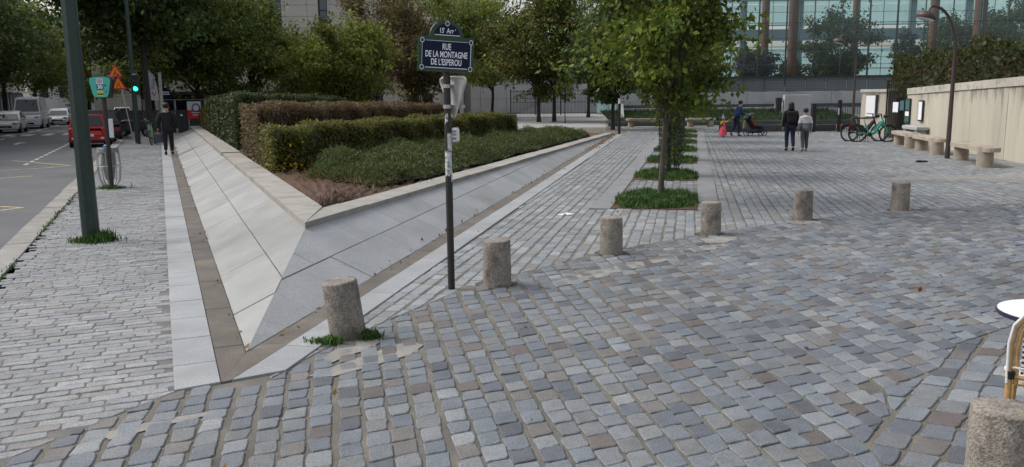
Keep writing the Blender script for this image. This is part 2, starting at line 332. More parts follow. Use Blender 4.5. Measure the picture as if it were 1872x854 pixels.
# ------------------------------------------------------------------ sheets
mb = MB(); mb.quad((-3000, -600, -.16), (3000, -600, -.16), (3000, 5000, -.16), (-3000, 5000, -.16))
tag(mb.build('ground', M['ground']), 'flat grey ground reaching to the horizon', 'ground', kind='structure')
mb = MB(); mb.quad(*[KP(s, t, -.12) for s, t in ((-30, 0.0), (170, 0.0), (170, -10.2), (-30, -10.2))])
road = tag(mb.build('road', M['asphalt']), 'grey asphalt road with faded markings on the left', 'road', kind='structure')
def ground_poly(name, mat_, pts, parent=None, z=0.0):
    m = MB(); m.quad(*[(p[0], p[1], z) for p in pts]); return m.build(name, mat_, parent)
# left pavement : between kerb and the pale strip
pavement = ground_poly('pavement', M['mortar_grey'], [SE, A0, LP(46, -.526), KP(46, .0) + np.array([0, 0, 0]), KP(-14, .0)], z=0.0)
tag(pavement, 'narrow pavement of long grey setts between kerb and planter', 'pavement', kind='structure')
square = ground_poly('square', M['mortar'], [SE, A0] + [np.array(a) for a in ARC] + [(18, 1.0), (-3.9, 1.0)])
tag(square, 'foreground square paved with blue-grey granite cobbles in sandy joints', 'square', kind='structure')
plaza = ground_poly('plaza', M['mortar'], [A0, LP(48, -.53), (-19.5, 52.0), (26, 52.0), (24, 43), (18, 36), (18, 15.3)] + [np.array(a) for a in ARC[::-1]][1:])
tag(plaza, 'plaza behind the bollards paved with rows of grey setts', 'plaza', kind='structure')
esp = ground_poly('esplanade', M['espl'], [(-75, 130), (-19.5, 52.0), (26, 52.0), (120, 52), (120, 130)], z=-.004)
tag(esp, 'pale paved esplanade beyond the hedges and behind the street trees', 'pavement', kind='structure')
farp = MB(); farp.quad(*[KP(s, t, 0.0) for s, t in ((-30, -10.35), (170, -10.35), (170, -30), (-30, -30))])
tag(farp.build('opposite_pavement', M['espl']), 'pavement on the far side of the road', 'pavement', kind='structure')
farp = MB(); farp.quad(*[KP(s, t, 0.0) for s, t in ((46, .0), (170, .0), (170, 7), (46, 5))])
tag(farp.build('pavement', M['espl']), 'pavement continuing past the end of the planter', 'pavement', kind='structure')
# kerbs
kerb = empty('kerb', KP(0, 0), label='worn granite kerb along the left pavement edge', cat='kerb'); kerb['kind'] = 'structure'
s = -13.0; KO = KP(0, 0)
while s < 60:
    L_ = RD.uniform(.95, 1.25); z = RD.uniform(.0, .012) + .014; o_ = RD.uniform(-.012, .012)
    m = MB(); m.prism([KP(s + .006, -.02 + o_, z), KP(s + L_ - .006, -.02 + o_, z), KP(s + L_ - .006, .30, z), KP(s + .006, .30, z)], (0, 0, -.17), .015)
    m.build('kerbstone', M['kerb'], kerb, origin=KO); s += L_
k2 = empty('kerb', KP(0, -10.2), label='granite kerb on the far side of the road', cat='kerb'); k2['kind'] = 'structure'
for i in range(60):
    m = MB(); s = 20 + i * 1.5; m.prism([KP(s, -10.36, .01), KP(s + 1.49, -10.36, .01), KP(s + 1.49, -10.19, .01), KP(s, -10.19, .01)], (0, 0, -.16), .015); m.build('kerbstone', M['kerb'], k2, origin=KP(0, -10.2))
# road markings
def mark(pts, mt):
    m = MB(); m.quad(*[(p[0], p[1], -.115) for p in pts]); return m.build('road_marking', M[mt], road)
for s in np.arange(19, 70, 1.3): mark([KP(s, -2.25), KP(s + .75, -2.25), KP(s + .75, -2.13), KP(s, -2.13)], 'white')
for s in np.arange(32, 75, 4.0): mark([KP(s, -6.3), KP(s + 2.4, -6.3), KP(s + 2.4, -6.15), KP(s, -6.15)], 'white')
for k in range(6): mark([KP(46, -3.2 - k * 1.1), KP(49, -3.2 - k * 1.1), KP(49, -3.75 - k * 1.1), KP(46, -3.75 - k * 1.1)], 'white')
aw = [(0, .07), (1.7, .07), (1.7, .28), (2.9, 0), (1.7, -.28), (1.7, -.07), (0, -.07)]
mark([KP(34.3 + a * .9, -4.6 + b * 1.2) for a, b in aw], 'white')
def yl(a, b, wd=.11):
    a, b = np.array(a[:2]), np.array(b[:2]); d = (b - a) / np.linalg.norm(b - a); n = np.array([d[1], -d[0]]) * wd / 2; mark([a - n, b - n, b + n, a + n], 'yellow')
def GR(x, y): return g(x, y, -.12)
for p in (((0, 312), (75, 308)), ((75, 308), (128, 303)), ((22, 294), (130, 303)), ((0, 378), (42, 380)), ((0, 385), (42, 380)), ((-60, 330), (60, 322))): yl(GR(*p[0]), GR(*p[1]))
# ------------------------------------------------------------------ cobbles
PALC = np.array([(.185, .215, .26), (.15, .175, .22), (.225, .25, .285), (.12, .14, .18), (.20, .215, .235), (.28, .305, .335), (.165, .155, .155), (.085, .095, .12), (.14, .115, .11), (.19, .21, .24), (.17, .2, .245)])
PALC = (PALC * .82 + PALC.mean(0) * .18) * np.array([.79, .765, .71]); PWC = np.array([18, 14, 12, 10, 10, 5, 8, 6, 4, 7, 8.0])
PALB = np.array([(.215, .245, .285), (.26, .285, .315), (.18, .21, .25), (.24, .25, .27), (.30, .32, .345), (.21, .195, .19), (.14, .16, .19)])
PALB = (PALB * .65 + PALB.mean(0) * .35) * np.array([.95, .915, .85]); PWB = np.array([16, 14, 12, 8, 6, 4, 3.0])
PALA = np.array([(.33, .345, .36), (.37, .38, .39), (.29, .305, .325), (.33, .325, .315), (.24, .25, .265), (.31, .28, .27)])
PALA = (PALA * .6 + PALA.mean(0) * .4) * .66; PWA = np.array([16, 12, 12, 8, 4, 2.0])
def stone_mesh(mbx, poly, top, col, near):
    n = len(poly); c = np.mean(poly, 0); mbx.col = tuple(col); tx, ty = RD.gauss(0, .007), RD.gauss(0, .007)
    def Z(p, z): return (p[0], p[1], z + (p[0] - c[0]) * tx + (p[1] - c[1]) * ty)
    if near:
        P = []
        for i in range(n):
            a, p, b = poly[i - 1], poly[i], poly[(i + 1) % n]; k1, k2 = RD.uniform(.05, .15), RD.uniform(.05, .15)
            J_ = min(.003, .018 * np.linalg.norm(a - p), .018 * np.linalg.norm(b - p)); P.append(p + (a - p) * k1 + np.array([RD.gauss(0, J_), RD.gauss(0, J_)]))
            P.append(p + (b - p) * k2 + np.array([RD.gauss(0, J_), RD.gauss(0, J_)]))
            P.append((p + b) / 2 + np.array([RD.gauss(0, J_), RD.gauss(0, J_)]))
        m = len(P); r1 = [Z(p, -.012) for p in P]; r2 = [Z(p, top - .005) for p in P]; r3 = [Z(p + (c - p) / np.linalg.norm(c - p) * .007, top) for p in P]; ct = Z(c, top + .001)
        fs = [(i, (i + 1) % m, m + (i + 1) % m, m + i) for i in range(m)] + [(m + i, m + (i + 1) % m, 2 * m + (i + 1) % m, 2 * m + i) for i in range(m)] + [(2 * m + i, 2 * m + (i + 1) % m, 3 * m) for i in range(m)]
        mbx.add(r1 + r2 + r3 + [ct], fs)
    else:
        P = [np.array(p) for p in poly]; m = n
        r1 = [Z(p, -.01) for p in P]; r3 = [Z(p + (c - p) / np.linalg.norm(c - p) * .005, top) for p in P]
        mbx.add(r1 + r3, [(i, (i + 1) % m, m + (i + 1) % m, m + i) for i in range(m)] + [tuple(range(m, 2 * m))])
def lattice(o, azu, azv, pu, pv, gu, gv, nu, nv, keep, fan=0.0, jit=.006, bond=.5, pal=PALC, pw=PWC, cuts=None, gvf=None):
    """courses along azu, side by side along azv; returns polygons with a colour"""
    out = []; V = az(azv); pw = pw / pw.sum()
    for j in range(nv[0], nv[1]):
        b0 = np.array(o) + V * (j * pv + .008 * math.sin(j * 1.7)); a = azu + fan * j; U = az(a); off = (j % 2) * bond * pu + RD.uniform(-.08, .08) * pu
        u = nu[0] * pu + off
        while u < nu[1] * pu:
            L_ = pu * RD.uniform(.88, 1.14)
            gv_ = gv if gvf is None else gvf(b0 + U * u); wv = pv * RD.uniform(.0, .05); q = [b0 + U * (u + a_) + V * b_ for a_, b_ in ((gu / 2, gv_ / 2 + wv), (L_ - gu / 2, gv_ / 2 + wv * RD.random()), (L_ - gu / 2, pv - gv_ / 2), (gu / 2, pv - gv_ / 2 - wv * .5))]
            q = [p + np.array([RD.gauss(0, jit), RD.gauss(0, jit)]) for p in q]
            c = np.mean(q, 0); u += L_
            if c[1] > 1.2 and keep(c):
                if cuts is not None:
                    q = [tuple(p) for p in q]
                    for h in cuts(c): q = clip(q, *h) if len(q) > 2 else q
                    if len(q) < 3: continue
                    q = [np.array(p) for p in q]; ar = abs(sum(a[0] * b[1] - b[0] * a[1] for a, b in zip(q, q[1:] + q[:1]))) / 2
                    if ar < .002 or min(np.linalg.norm(a - b) for a, b in zip(q, q[1:] + q[:1])) < .008: continue
                out.append((q, pal[RG.choice(len(pal), p=pw)] * RD.uniform(.86, 1.14)))
    return out
def in_left_of(P, a, b): return (b[0] - a[0]) * (P[1] - a[1]) - (b[1] - a[1]) * (P[0] - a[0])     # > 0 : left of a->b
def arc_d(P):      # > 0 : far side (plaza) of the bollard arc
    best = 1e9
    for a, b in zip(ARC, ARC[1:]):
        d = in_left_of(P, a, b) / math.hypot(b[0] - a[0], b[1] - a[1]); best = min(best, d) if False else best
        if best == 1e9 or a[0] <= P[0]: best = d
    return best
SEAMD = [(1.75, 3.0), (1.92, 3.8), (1.98, 4.35), (2.32, 4.8), (2.46, 5.2), (3.05, 5.62), (3.5, 6.2), (4.4, 6.8), (7.2, 8.4)]
def seam_d(P):     # > 0 : right of the seam
    for a, b in zip(SEAMD, SEAMD[1:]):
        if a[1] <= P[1] <= b[1]: return -in_left_of(P, a, b) / math.hypot(b[0] - a[0], b[1] - a[1])
    return -9 if P[1] > 8.4 else P[0] - 1.75
def in_strips(P, mrg=.0):
    return (in_left_of(P, A0, A2) > -mrg * 0 - .02) and LST(P)[1] > -.53 - mrg and RST(P)[1] > -.5 - mrg
BOLL = [(-1.36, 6.56), (-.16, 8.42), (1.24, 10.1), (2.81, 11.45), (4.55, 12.7), (6.49, 13.6)]
def keepC(P):
    if P[0] > 13 or in_left_of(P, SE, A0) > .10 * 3.2: return False
    if in_strips(P): return False
    if P[1] > 5.4 and (arc_d(P) > .1): return False
    return seam_d(P) < .1 and min(math.hypot(P[0] - b[0], P[1] - b[1]) for b in BOLL) > .17
def keepD(P): return seam_d(P) > -.1 and P[0] < 9 and P[1] < 8.4
PIT0 = np.array([2.70, 15.15]); dP = az(12.6); nP = np.array([dP[1], -dP[0]]); NPIT = 7
def PST(P): d = np.array(P[:2]) - PIT0; return d @ dP, d @ nP
def in_pit_zone(P):
    s, t = PST(P)
    if s < -1.25 or s > 36: return False
    if .735 < abs(t) < 1.12: return True
    return abs(t) <= .75 and ((s + 1.12) % 4.9) < 2.24
def keepB(P):
    if arc_d(P) < -.1 or RST(P)[1] > -.5 or P[1] > 50: return False
    if in_pit_zone(P): return False
    if P[0] > 11.6 + (P[1] - 18) * .215 and P[1] > 33 and P[0] > 17: return False
    return P[0] < 10.5 + P[1] * .22 and min(math.hypot(P[0] - b[0], P[1] - b[1]) for b in BOLL) > .17
def keepA(P):
    return LST(P)[1] < -.52 and KST(P)[1] > .31 and in_left_of(P, SE, A0) > -.1 * 3.2 and KST(P)[0] < 46
def hpo(a, b, side, off):      # half plane on `side` of a->b, moved `off` inwards
    A, B, C = hp(a, b, side); L_ = math.hypot(A, B); return (A / L_, B / L_, C / L_ - off)
def hp(a, b, side=1):
    A = -(b[1] - a[1]) * side; B = (b[0] - a[0]) * side; return (A, B, -(A * a[0] + B * a[1]))
def arc_seg(P):
    best = (ARC[0], ARC[1])
    for a, b in zip(ARC, ARC[1:]):
        if a[0] <= P[0]: best = (a, b)
    return best
def seam_seg(P):
    for a, b in zip(SEAMD, SEAMD[1:]):
        if a[1] <= P[1] <= b[1]: return a, b
    return SEAMD[0], SEAMD[1]
def cutsC(P):
    out = []
    if P[1] > 5.4 and arc_d(P) > -.3: out.append(hpo(*arc_seg(P), -1, .012))
    if abs(seam_d(P)) < .3: out.append(hpo(*seam_seg(P), 1, .008))
    if abs(in_left_of(P, SE, A0)) < 1: out.append(hpo(SE, A0, -1, .012))
    return out
def cutsD(P): return [hpo(*seam_seg(P), -1, .008)] if abs(seam_d(P)) < .3 else []
def cutsB(P): return [hpo(*arc_seg(P), 1, .012)] if arc_d(P) < .3 else []
def cutsA(P): return [hpo(SE, A0, 1, .012)] if abs(in_left_of(P, SE, A0)) < 1 else []
def pave(parent, polys, top, name):
    sc = []
    for i, (q, c) in enumerate(polys):
        m = np.mean(q, 0); x, y, d = pj((m[0], m[1], 0)); sc.append((1e9 + d if not (-20 < x < 1890 and y < 880) else d, i))
    order = [i for _, i in sorted(sc)]; single = set(order[:300]); rest = MB()
    for i, (q, c) in enumerate(polys):
        d = math.hypot(*np.mean(q, 0)); t = top + RD.gauss(0, .0016)
        if i in single:
            m = MB(); stone_mesh(m, q, t, c, True); cc = np.mean(q, 0)
            o = m.build(name, M['cobble'], parent, origin=(cc[0], cc[1], 0), colors=True, fix=False); o.location = (cc[0], cc[1], 0)
        else: stone_mesh(rest, q, t, c, d < 17)
    o = rest.build(name + 's', M['cobble'], parent, colors=True, fix=False); o['kind'] = 'stuff'
polyC = lattice((0, 5.0), -10, 66, .186, .163, .010, .026, (-31, 122), (-36, 84), keepC, fan=.25, cuts=cutsC, gvf=lambda p: float(np.interp(p[0], (-1.2, .2, 1.8), (.027, .020, .009))))
polyD = lattice((3.0, 4.5), 38, 118, .235, .175, .013, .016, (-20, 30), (-24, 26), keepD, cuts=cutsD)
pave(square, polyC + polyD, .0095, 'cobble')
polyB = lattice((0, 20), 12.2, 102.2, .215, .15, .017, .019, (-75, 150), (-62, 110), keepB, pal=PALB, pw=PWB, jit=.004, cuts=cutsB)
pave(plaza, polyB, .0065, 'sett')
oA = KP(0, .31)[:2]
polyA = lattice(oA, 67.1 , -22.9, .225, .108, .009, .009, (-4, 40), (-140, 430), keepA, pal=PALA, pw=PWA, jit=.0014, cuts=cutsA)
pave(pavement, polyA, .006, 'sett')
# ------------------------------------------------------------------ flat strips and gutters
strips = empty('granite_border', (TIP[0], TIP[1], 0), label='flat pale granite border slabs and brown gutter round the planter tip', cat='border'); strips['kind'] = 'structure'
SO = (TIP[0], TIP[1], 0)
def flat(poly2, z, mt, name, th=.05, bev=.004):
    m = MB(); m.prism([(p[0], p[1], z) for p in poly2], (0, 0, -th), bev); return m.build(name, M[mt], strips, origin=SO)
def st_slabs(fn, t0, t1, s0, s1, step, z, mt, name, cutA=True, gap=.005, clips=()):
    s = s0
    while s < s1:
        L_ = step * RD.uniform(.92, 1.08); q = [(s + gap, t0), (s + L_ - gap, t0), (s + L_ - gap, t1), (s + gap, t1)]
        q2 = [tuple(fn(a, b)[:2]) for a, b in q]
        for (A, B, C) in clips: q2 = clip(q2, A, B, C)
        if len(q2) >= 3: flat(q2, z + RD.gauss(0, .0008), mt, name)
        s += L_
def hp(a, b, side=1):   # half plane left of a->b
    A = -(b[1] - a[1]) * side; B = (b[0] - a[0]) * side; return (A, B, -(A * a[0] + B * a[1]))
cut = hp(A0, A2); 
st_slabs(LP, -.526, -.228, -1.6, 43, .72, .020, 'slab', 'slab', clips=[cut])
# tip of the gutter is mitred along A1 -> TIP
mit_l = hp(A1, TIP); mit_r = hp(A1, TIP, -1)
st_slabs(LP, -.222, -.002, -1.2, 43, 1.35, .016, 'gutter', 'gutter_slab', clips=[cut, mit_l])
st_slabs(RP, -.218, -.002, -1.2, 37, 1.35, .016, 'gutter', 'gutter_slab', clips=[cut, mit_r])
st_slabs(RP, -.5, -.224, -1.6, 37, .95, .020, 'slab', 'slab', clips=[cut])
# ------------------------------------------------------------------ planter
planter = empty('planter', (TIP[0], TIP[1], 0), label='wedge-shaped raised planter with sloping granite sides and coping', cat='planter')
def pbuild(m, name, mt, smooth=False): return m.build(name, M[mt], planter, origin=SO, smooth=smooth)
TT = 1.0; ZT = .45; HS = 3.24; SEND = 40.5; RE = 36.6                       # top offset, top height, hip run, left end, right end
def ltop(s, t): return LP(s, t, ZT * t / TT + .016)
def rtop(s, t): return RP(s, t, ZT * t / TT + .016)
def ramp(fn, rows, s1, step, mt, clipsST, dz):
    for (t0, t1) in rows:
        s = -.2 + RD.uniform(-.8, 0)
        while s < s1:
            L_ = step * RD.uniform(.9, 1.1); q = [(s + .005, t0 + .005), (s + L_ - .005, t0 + .005), (s + L_ - .005, t1 - .005), (s + .005, t1 - .005)]
            for c in clipsST: q = clip(q, *c)
            if len(q) >= 3:
                dd = RD.gauss(0, .002); m = MB(); m.prism([fn(a, b) + np.array([0, 0, dd]) for a, b in q], (0, 0, -.035), .004); pbuild(m, 'slab', mt)
            s += L_
hipc = (1, -HS / TT, 0); endc = (-1, -1.2, SEND + .6)
ramp(ltop, ((0, .5), (.5, TT)), SEND + 1, 1.75, 'slab_ramp', [hipc, endc], 0)
topR = (-TT / (RE - HS), -1, TT * RE / (RE - HS))                           # t <= TT*(RE-s)/(RE-HS)
ramp(rtop, ((0, .48), (.48, TT)), RE, 1.55, 'slab_grey', [(1, -HS / TT, 0), topR], 0)
m = MB(); hip_top = ltop(HS, TT); dn = np.array([0, 0, -.03])               # dark bedding under the slabs
m.quad(ltop(0, 0) + dn, ltop(SEND, 0) + dn, ltop(SEND - 1, TT) + dn, hip_top + dn); m.quad(rtop(0, 0) + dn, hip_top + dn, rtop(RE, 0) + dn)
m.quad(ltop(SEND, 0) + dn, ltop(SEND + 1.5, TT * 2) * np.array([1, 1, 0]), ltop(SEND - 1, TT) + dn); pbuild(m, 'bedding', 'mortar_grey')
# coping
T2 = hip_top[:2]; E2 = RP(RE, 0)[:2]; dC = (E2 - T2) / np.linalg.norm(E2 - T2); nC = np.array([-dC[1], dC[0]])     # nC points left, into the bed
LC = np.linalg.norm(E2 - T2); CW = .43
def CP(s, t, z): p = T2 + dC * s + nC * t; return np.array([p[0], p[1], z])
# inner mitre corner
det = np.linalg.solve(np.c_[dL, -dC], (T2 + nC * CW) - (T2 + nL * CW)); IN = T2 + nL * CW + dL * det[0]
mit1 = hp(T2, IN); mit2 = hp(T2, IN, -1)
s = -1.2
while s < SEND - HS - .6:
    L_ = 1.9 * RD.uniform(.95, 1.05); far = s > 12.6; z = .535 + (.03 if far else 0) + RD.gauss(0, .003); o_ = -.02 if not far else -.04
    q = [tuple(LP(HS + a, TT + b)[:2]) for a, b in ((s + .006, o_), (s + L_ - .006, o_), (s + L_ - .006, CW), (s + .006, CW))]
    q = clip(q, *mit1)
    if len(q) >= 3: m = MB(); m.prism([(p[0], p[1], z) for p in q], (0, 0, -.10), .008); pbuild(m, 'coping_slab', 'coping')
    s += L_
s = -1.2; k = 0
while s < LC + .2:
    L_ = (1.1 if k == 0 else 1.9) * RD.uniform(.95, 1.05); q = [tuple(CP(a, b, 0)[:2]) for a, b in ((s + .006, -.02), (s + L_ - .006, -.02), (s + L_ - .006, CW), (s + .006, CW))]
    q = clip(q, *mit2)
    def zc(p, dz=RD.gauss(0, .003)): return .535 - (.45) * max(0, (np.array(p) - T2) @ dC) / LC + dz - (.012 if k > 1 else 0)
    if len(q) >= 3: m = MB(); m.prism([(p[0], p[1], zc(p)) for p in q], (0, 0, -.10), .008); pbuild(m, 'coping_slab', 'coping')
    s += L_; k += 1
# bed
EL = ((E2 - T2) @ nL)
def zbed(p): return .475 - .44 * max(0, min(1.1, ((np.array(p[:2]) - T2) @ nL) / EL))
def bedP(u, v):     # u along right coping 0..1, v across to the left line
    a = IN + dC * (u * LC); b = IN + dL * (u * (SEND - HS - 2)); p = a + (b - a) * v; return p
V = []; nu, nv = 90, 40
for i in range(nu + 1):
    for j in range(nv + 1):
        p = bedP((i / nu) ** 1.4, j / nv); edge = min(j, nv - j, i) > 0
        V.append((p[0], p[1], zbed(p) + (RD.uniform(-.03, .05) if edge and i < 45 else 0)))
m = MB(); m.add(V, [(i * (nv + 1) + j, (i + 1) * (nv + 1) + j, (i + 1) * (nv + 1) + j + 1, i * (nv + 1) + j + 1) for i in range(nu) for j in range(nv)])
pbuild(m, 'soil_bed', 'soil', True)
# cement patches, repair strips
def patch(pix, z=.0088, mt='dirt', parent=square, name='cement_patch'):
    m = MB(); pts = [g(x, y) for x, y in pix]; m.quad(*[(p[0], p[1], z) for p in pts]); m.build(name, M[mt], parent)
patch([(590, 655), (615, 640), (650, 622), (690, 610), (700, 625), (660, 645), (640, 650), (600, 668)])
patch([(560, 690), (620, 668), (700, 640), (745, 625), (775, 632), (750, 650), (690, 668), (610, 690)], .0082)
patch([(985, 525), (1080, 496), (1180, 478), (1235, 470), (1240, 473), (1180, 487), (1090, 510), (1010, 528)])
patch([(1285, 440), (1310, 434), (1345, 434), (1348, 439), (1320, 446), (1290, 446)], .0125)
patch([(1238, 462), (1270, 452), (1330, 447), (1335, 451), (1290, 459), (1245, 467)], .0088)
patch([(1432, 408), (1470, 402), (1505, 407), (1470, 411)], .010); patch([(1615, 388), (1648, 383), (1685, 388), (1650, 391)], .010)
patch([(180, 795), (300, 768), (395, 752), (400, 757), (320, 775), (200, 806)], .0075)
patch([(1575, 327), (1700, 322), (1900, 320), (1900, 329), (1740, 329), (1600, 331)], .0075, 'dirt', plaza, 'concrete_strip')
# ------------------------------------------------------------------ bollards
def bollard(x, y, label, tilt=(0, 0), h=.47, r=.142, seed=0):
    m = MB(); RD.seed(seed); h *= RD.uniform(.97, 1.03); r *= RD.uniform(.98, 1.03)
    dm = MB(); dm.quad(*[(x + RD.uniform(.17, .25) * math.cos(t), y + RD.uniform(.17, .25) * math.sin(t), .0085) for t in np.linspace(0, 6.0, 15)]); dm.build('contact_shade_patch', M['contact_shade'], square)  # irregular dark ring, contact shading painted on the ground at the foot
    m.lathe([(r * 1.03, -.06), (r * 1.02, .02), (r, h * .5), (r * .985, h - .02), (r * .96, h - .006), (r * .90, h), (r * .4, h + .002)], 28, jit=.006)
    o = m.build('bollard', M['bollard'], smooth=True); o.location = (x, y, 0); o.rotation_euler = (tilt[0], tilt[1], 0)
    return tag(o, label, 'bollard', 'granite bollards in an arc')
BL = ['leaning granite bollard at the tip of the planter, weeds at its foot', 'granite bollard just right of the street sign pole', 'granite bollard beside the long pale cement sliver', 'granite bollard in front of the nearest grass tree pit', 'granite bollard second from the right in the arc', 'granite bollard farthest right in the arc, dark stained top']
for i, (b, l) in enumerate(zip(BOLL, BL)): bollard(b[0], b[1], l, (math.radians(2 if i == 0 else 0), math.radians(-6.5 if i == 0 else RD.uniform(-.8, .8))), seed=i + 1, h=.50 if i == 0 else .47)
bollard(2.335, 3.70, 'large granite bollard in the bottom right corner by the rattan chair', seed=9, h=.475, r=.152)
# ------------------------------------------------------------------ street sign pole
SP = np.array([-.63, 8.26, 0])
def text_mesh(txt, size, mt, parent, M4, ext=.002, sx=1.0, name='lettering', bold=0.0, align='CENTER'):
    cu = bpy.data.curves.new('t', 'FONT'); cu.body = txt; cu.size = size; cu.align_x = align; cu.align_y = 'CENTER'; cu.extrude = ext; cu.offset = bold; cu.resolution_u = 3
    ob = bpy.data.objects.new('t', cu); COL.objects.link(ob); dg = bpy.context.evaluated_depsgraph_get(); dg.update()
    me = bpy.data.meshes.new_from_object(ob.evaluated_get(dg)); bpy.data.objects.remove(ob); me.name = name
    me.transform(M4 @ Matrix.Diagonal((sx, 1, 1, 1))); me.materials.clear()
    return link(name, me, M[mt], parent)
sp = empty('street_sign', SP, label='black pole with blue and green enamel street name plate', cat='sign')
m = MB(); m.tube([(0, 0, -.1), (0, 0, 2.3)], .036, 16); m.build('pole', M['brownpole'], sp, smooth=True)
for (z0, z1, a0, a1) in ((1.42, 1.60, .4, 2.2), (1.18, 1.42, -.6, 1.6), (1.70, 1.78, -.2, .7), (1.62, 1.7, 2.6, 3.4), (1.12, 1.22, 1.2, 2.6)):
    m = MB(); n = 8; P = []
    for i in range(n + 1):
        a = a0 + (a1 - a0) * i / n - math.pi / 2 - .5; zz = RD.uniform(-.015, .015)
        P += [(.0368 * math.cos(a), .0368 * math.sin(a), z0 + zz), (.0368 * math.cos(a), .0368 * math.sin(a), z1 + zz)]
    m.add(P, [(2 * i, 2 * i + 2, 2 * i + 3, 2 * i + 1) for i in range(n)]); m.build('sticker', M['sticker'], sp)
def plate(az_face, ctr):
    """plate frame of reference : local x right, z up, -y towards viewer"""
    return Matrix.Translation(Vector(ctr)) @ Matrix.Rotation(-math.radians(az_face), 4, 'Z')
PW_, PH_ = .66, .335; PM = plate(-17, (0, -.05, 2.365)) @ Matrix.Rotation(math.radians(3.2), 4, 'Y') @ Matrix.Diagonal((.83, 1, 1, 1)); R90 = Matrix.Rotation(math.pi / 2, 4, 'X')
def plate_shape(w_, h_, top_r, y0, y1, inset=0):
    a, b = w_ / 2 - inset, h_ / 2 - inset; pts = [(-a, -b), (a, -b), (a, b)]
    arc = [(.205 - inset) * 1.0]
    R_ = .20 - inset; H_ = .155 - inset
    pts += [(R_, b)] + [(R_ * math.cos(t), b + H_ * math.sin(t) ** .9) for t in np.linspace(.25, math.pi - .25, 12)] + [(-R_, b), (-a, b)]
    return pts
def plate_solid(pts, y0, y1): 
    m = MB(); m.prism([PM @ Vector((x, y0, z)) for x, z in pts], PM.to_3x3() @ Vector((0, y1 - y0, 0))); return m
pl = plate_solid(plate_shape(PW_, PH_, .2, 0, 0), -.03, .03).build('plate', M['enamel_green'], sp)
m = plate_solid([(-.285, -.125), (.285, -.125), (.285, .118), (-.285, .118)], -.034, -.029); m.build('blue_panel', M['navy'], pl)
R_ = .155; m = plate_solid([(R_, .185)] + [(R_ * math.cos(t) * .97, .185 + .105 * math.sin(t)) for t in np.linspace(.3, math.pi - .3, 10)] + [(-R_, .185)], -.034, -.029); m.build('blue_panel', M['navy'], pl)
def bar(x0, z0, x1, z1, wd=.006):
    m = plate_solid([(x0 - wd / 2, z0 - wd / 2), (x1 + wd / 2, z0 - wd / 2), (x1 + wd / 2, z1 + wd / 2), (x0 - wd / 2, z1 + wd / 2)], -.0365, -.0335); m.build('white_line', M['enamel_white'], pl)
bar(-.25, -.132, .25, -.132); bar(.292, -.10, .292, .10); bar(-.292, -.10, -.292, .10, .003); bar(-.25, .124, .25, .124, .003); bar(-.145, .181, .15, .181)
for (x, z) in ((-.292, .124), (.292, .124), (-.292, -.132), (.292, -.132), (0, .292)):
    m = MB()
    for k in range(18):
        a, b = 2 * math.pi * k / 18, 2 * math.pi * (k + 1) / 18
        m.add([PM @ Vector((x + r * math.cos(t), -.037, z + r * math.sin(t))) for r, t in ((.019, a), (.019, b), (.025, b), (.025, a))], [(0, 1, 2, 3)])
    m.build('rosette_ring', M['enamel_white'], pl)
    m = MB(); m.lathe([(.013, 0), (.012, .006), (.004, .008)], 12, PM @ Vector((x, -.033, z)), np.array((PM.to_3x3() @ R90.to_3x3()))); m.build('bolt', M['enamel_green'], pl, smooth=True)
for txt, z, s_ in (('RUE', .068, .084), ('DE LA MONTAGNE', -.006, .084), ("DE L'ESPEROU", -.080, .084)):
    text_mesh(txt, s_, 'enamel_white', pl, PM @ Matrix.Translation((0, -.0345, z)) @ R90, .0015, .70, bold=.0013)
text_mesh('15  Arr', .068, 'enamel_white', pl, PM @ Matrix.Translation((-.008, -.0345, .221)) @ R90, .0015, .85, bold=.0006)
text_mesh('e', .034, 'enamel_white', pl, PM @ Matrix.Translation((-.038, -.0345, .242)) @ R90, .0015, .8)
text_mesh('t', .034, 'enamel_white', pl, PM @ Matrix.Translation((.098, -.0345, .236)) @ R90, .0015, .8)
# back of a give-way triangle, point down
tb = plate(13, (0, -.05, 2.365)) @ Matrix.Translation((.045, .10, -.42)); P = []
tri = [(-.215, .20), (.215, .20), (0, -.22)]
def rounded(tri, r, n=5):
    out = []
    for i in range(3):
        p0, p, p1 = np.array(tri[i - 1]), np.array(tri[i]), np.array(tri[(i + 1) % 3])
        a = p + (p0 - p) / np.linalg.norm(p0 - p) * r; b = p + (p1 - p) / np.linalg.norm(p1 - p) * r
        for k in range(n + 1): t = k / n; out.append((1 - t) ** 2 * a + 2 * t * (1 - t) * p + t * t * b)
    return out
TM = tb @ Matrix.Rotation(math.radians(-34), 4, 'Z'); q = rounded(tri, .07)
m = MB(); m.prism([TM @ Vector((x, -.004, z)) for x, z in q], TM.to_3x3() @ Vector((0, .006, 0))); bk = m.build('triangle_back', M['alu'], sp)
m = MB(); m.tube([TM @ Vector((x, -.010, z)) for x, z in list(q) + [q[0], q[1]]], .014, 6); m.build('rim', M['alu'], bk, smooth=True)
for z in (2.06, 1.86):
    m = MB(); m.lathe([(.042, -.018), (.042, .018)], 14, (0, 0, z)); m.box((.08, .03, z), (.20, .025, .03), math.radians(-20)); m.build('clamp', M['steel'], sp)
m = MB(); m.box((.075, -.01, 1.58), (.085, .05, .155), math.radians(-25), bev=.018); bx_ = m.build('small_box', M['plastic_white'], sp, smooth=True)
m = MB(); rr = rotz(math.radians(-25))
for k, (zz, hh) in enumerate(((.035, .022), (.005, .022), (-.035, .03))): m.box(np.array((.075, -.01, 1.58)) + rr @ np.array((0, -.0265, zz)), (.048, .003, hh), math.radians(-25))
m.build('printed_label', M['cloth_lgrey'], bx_)
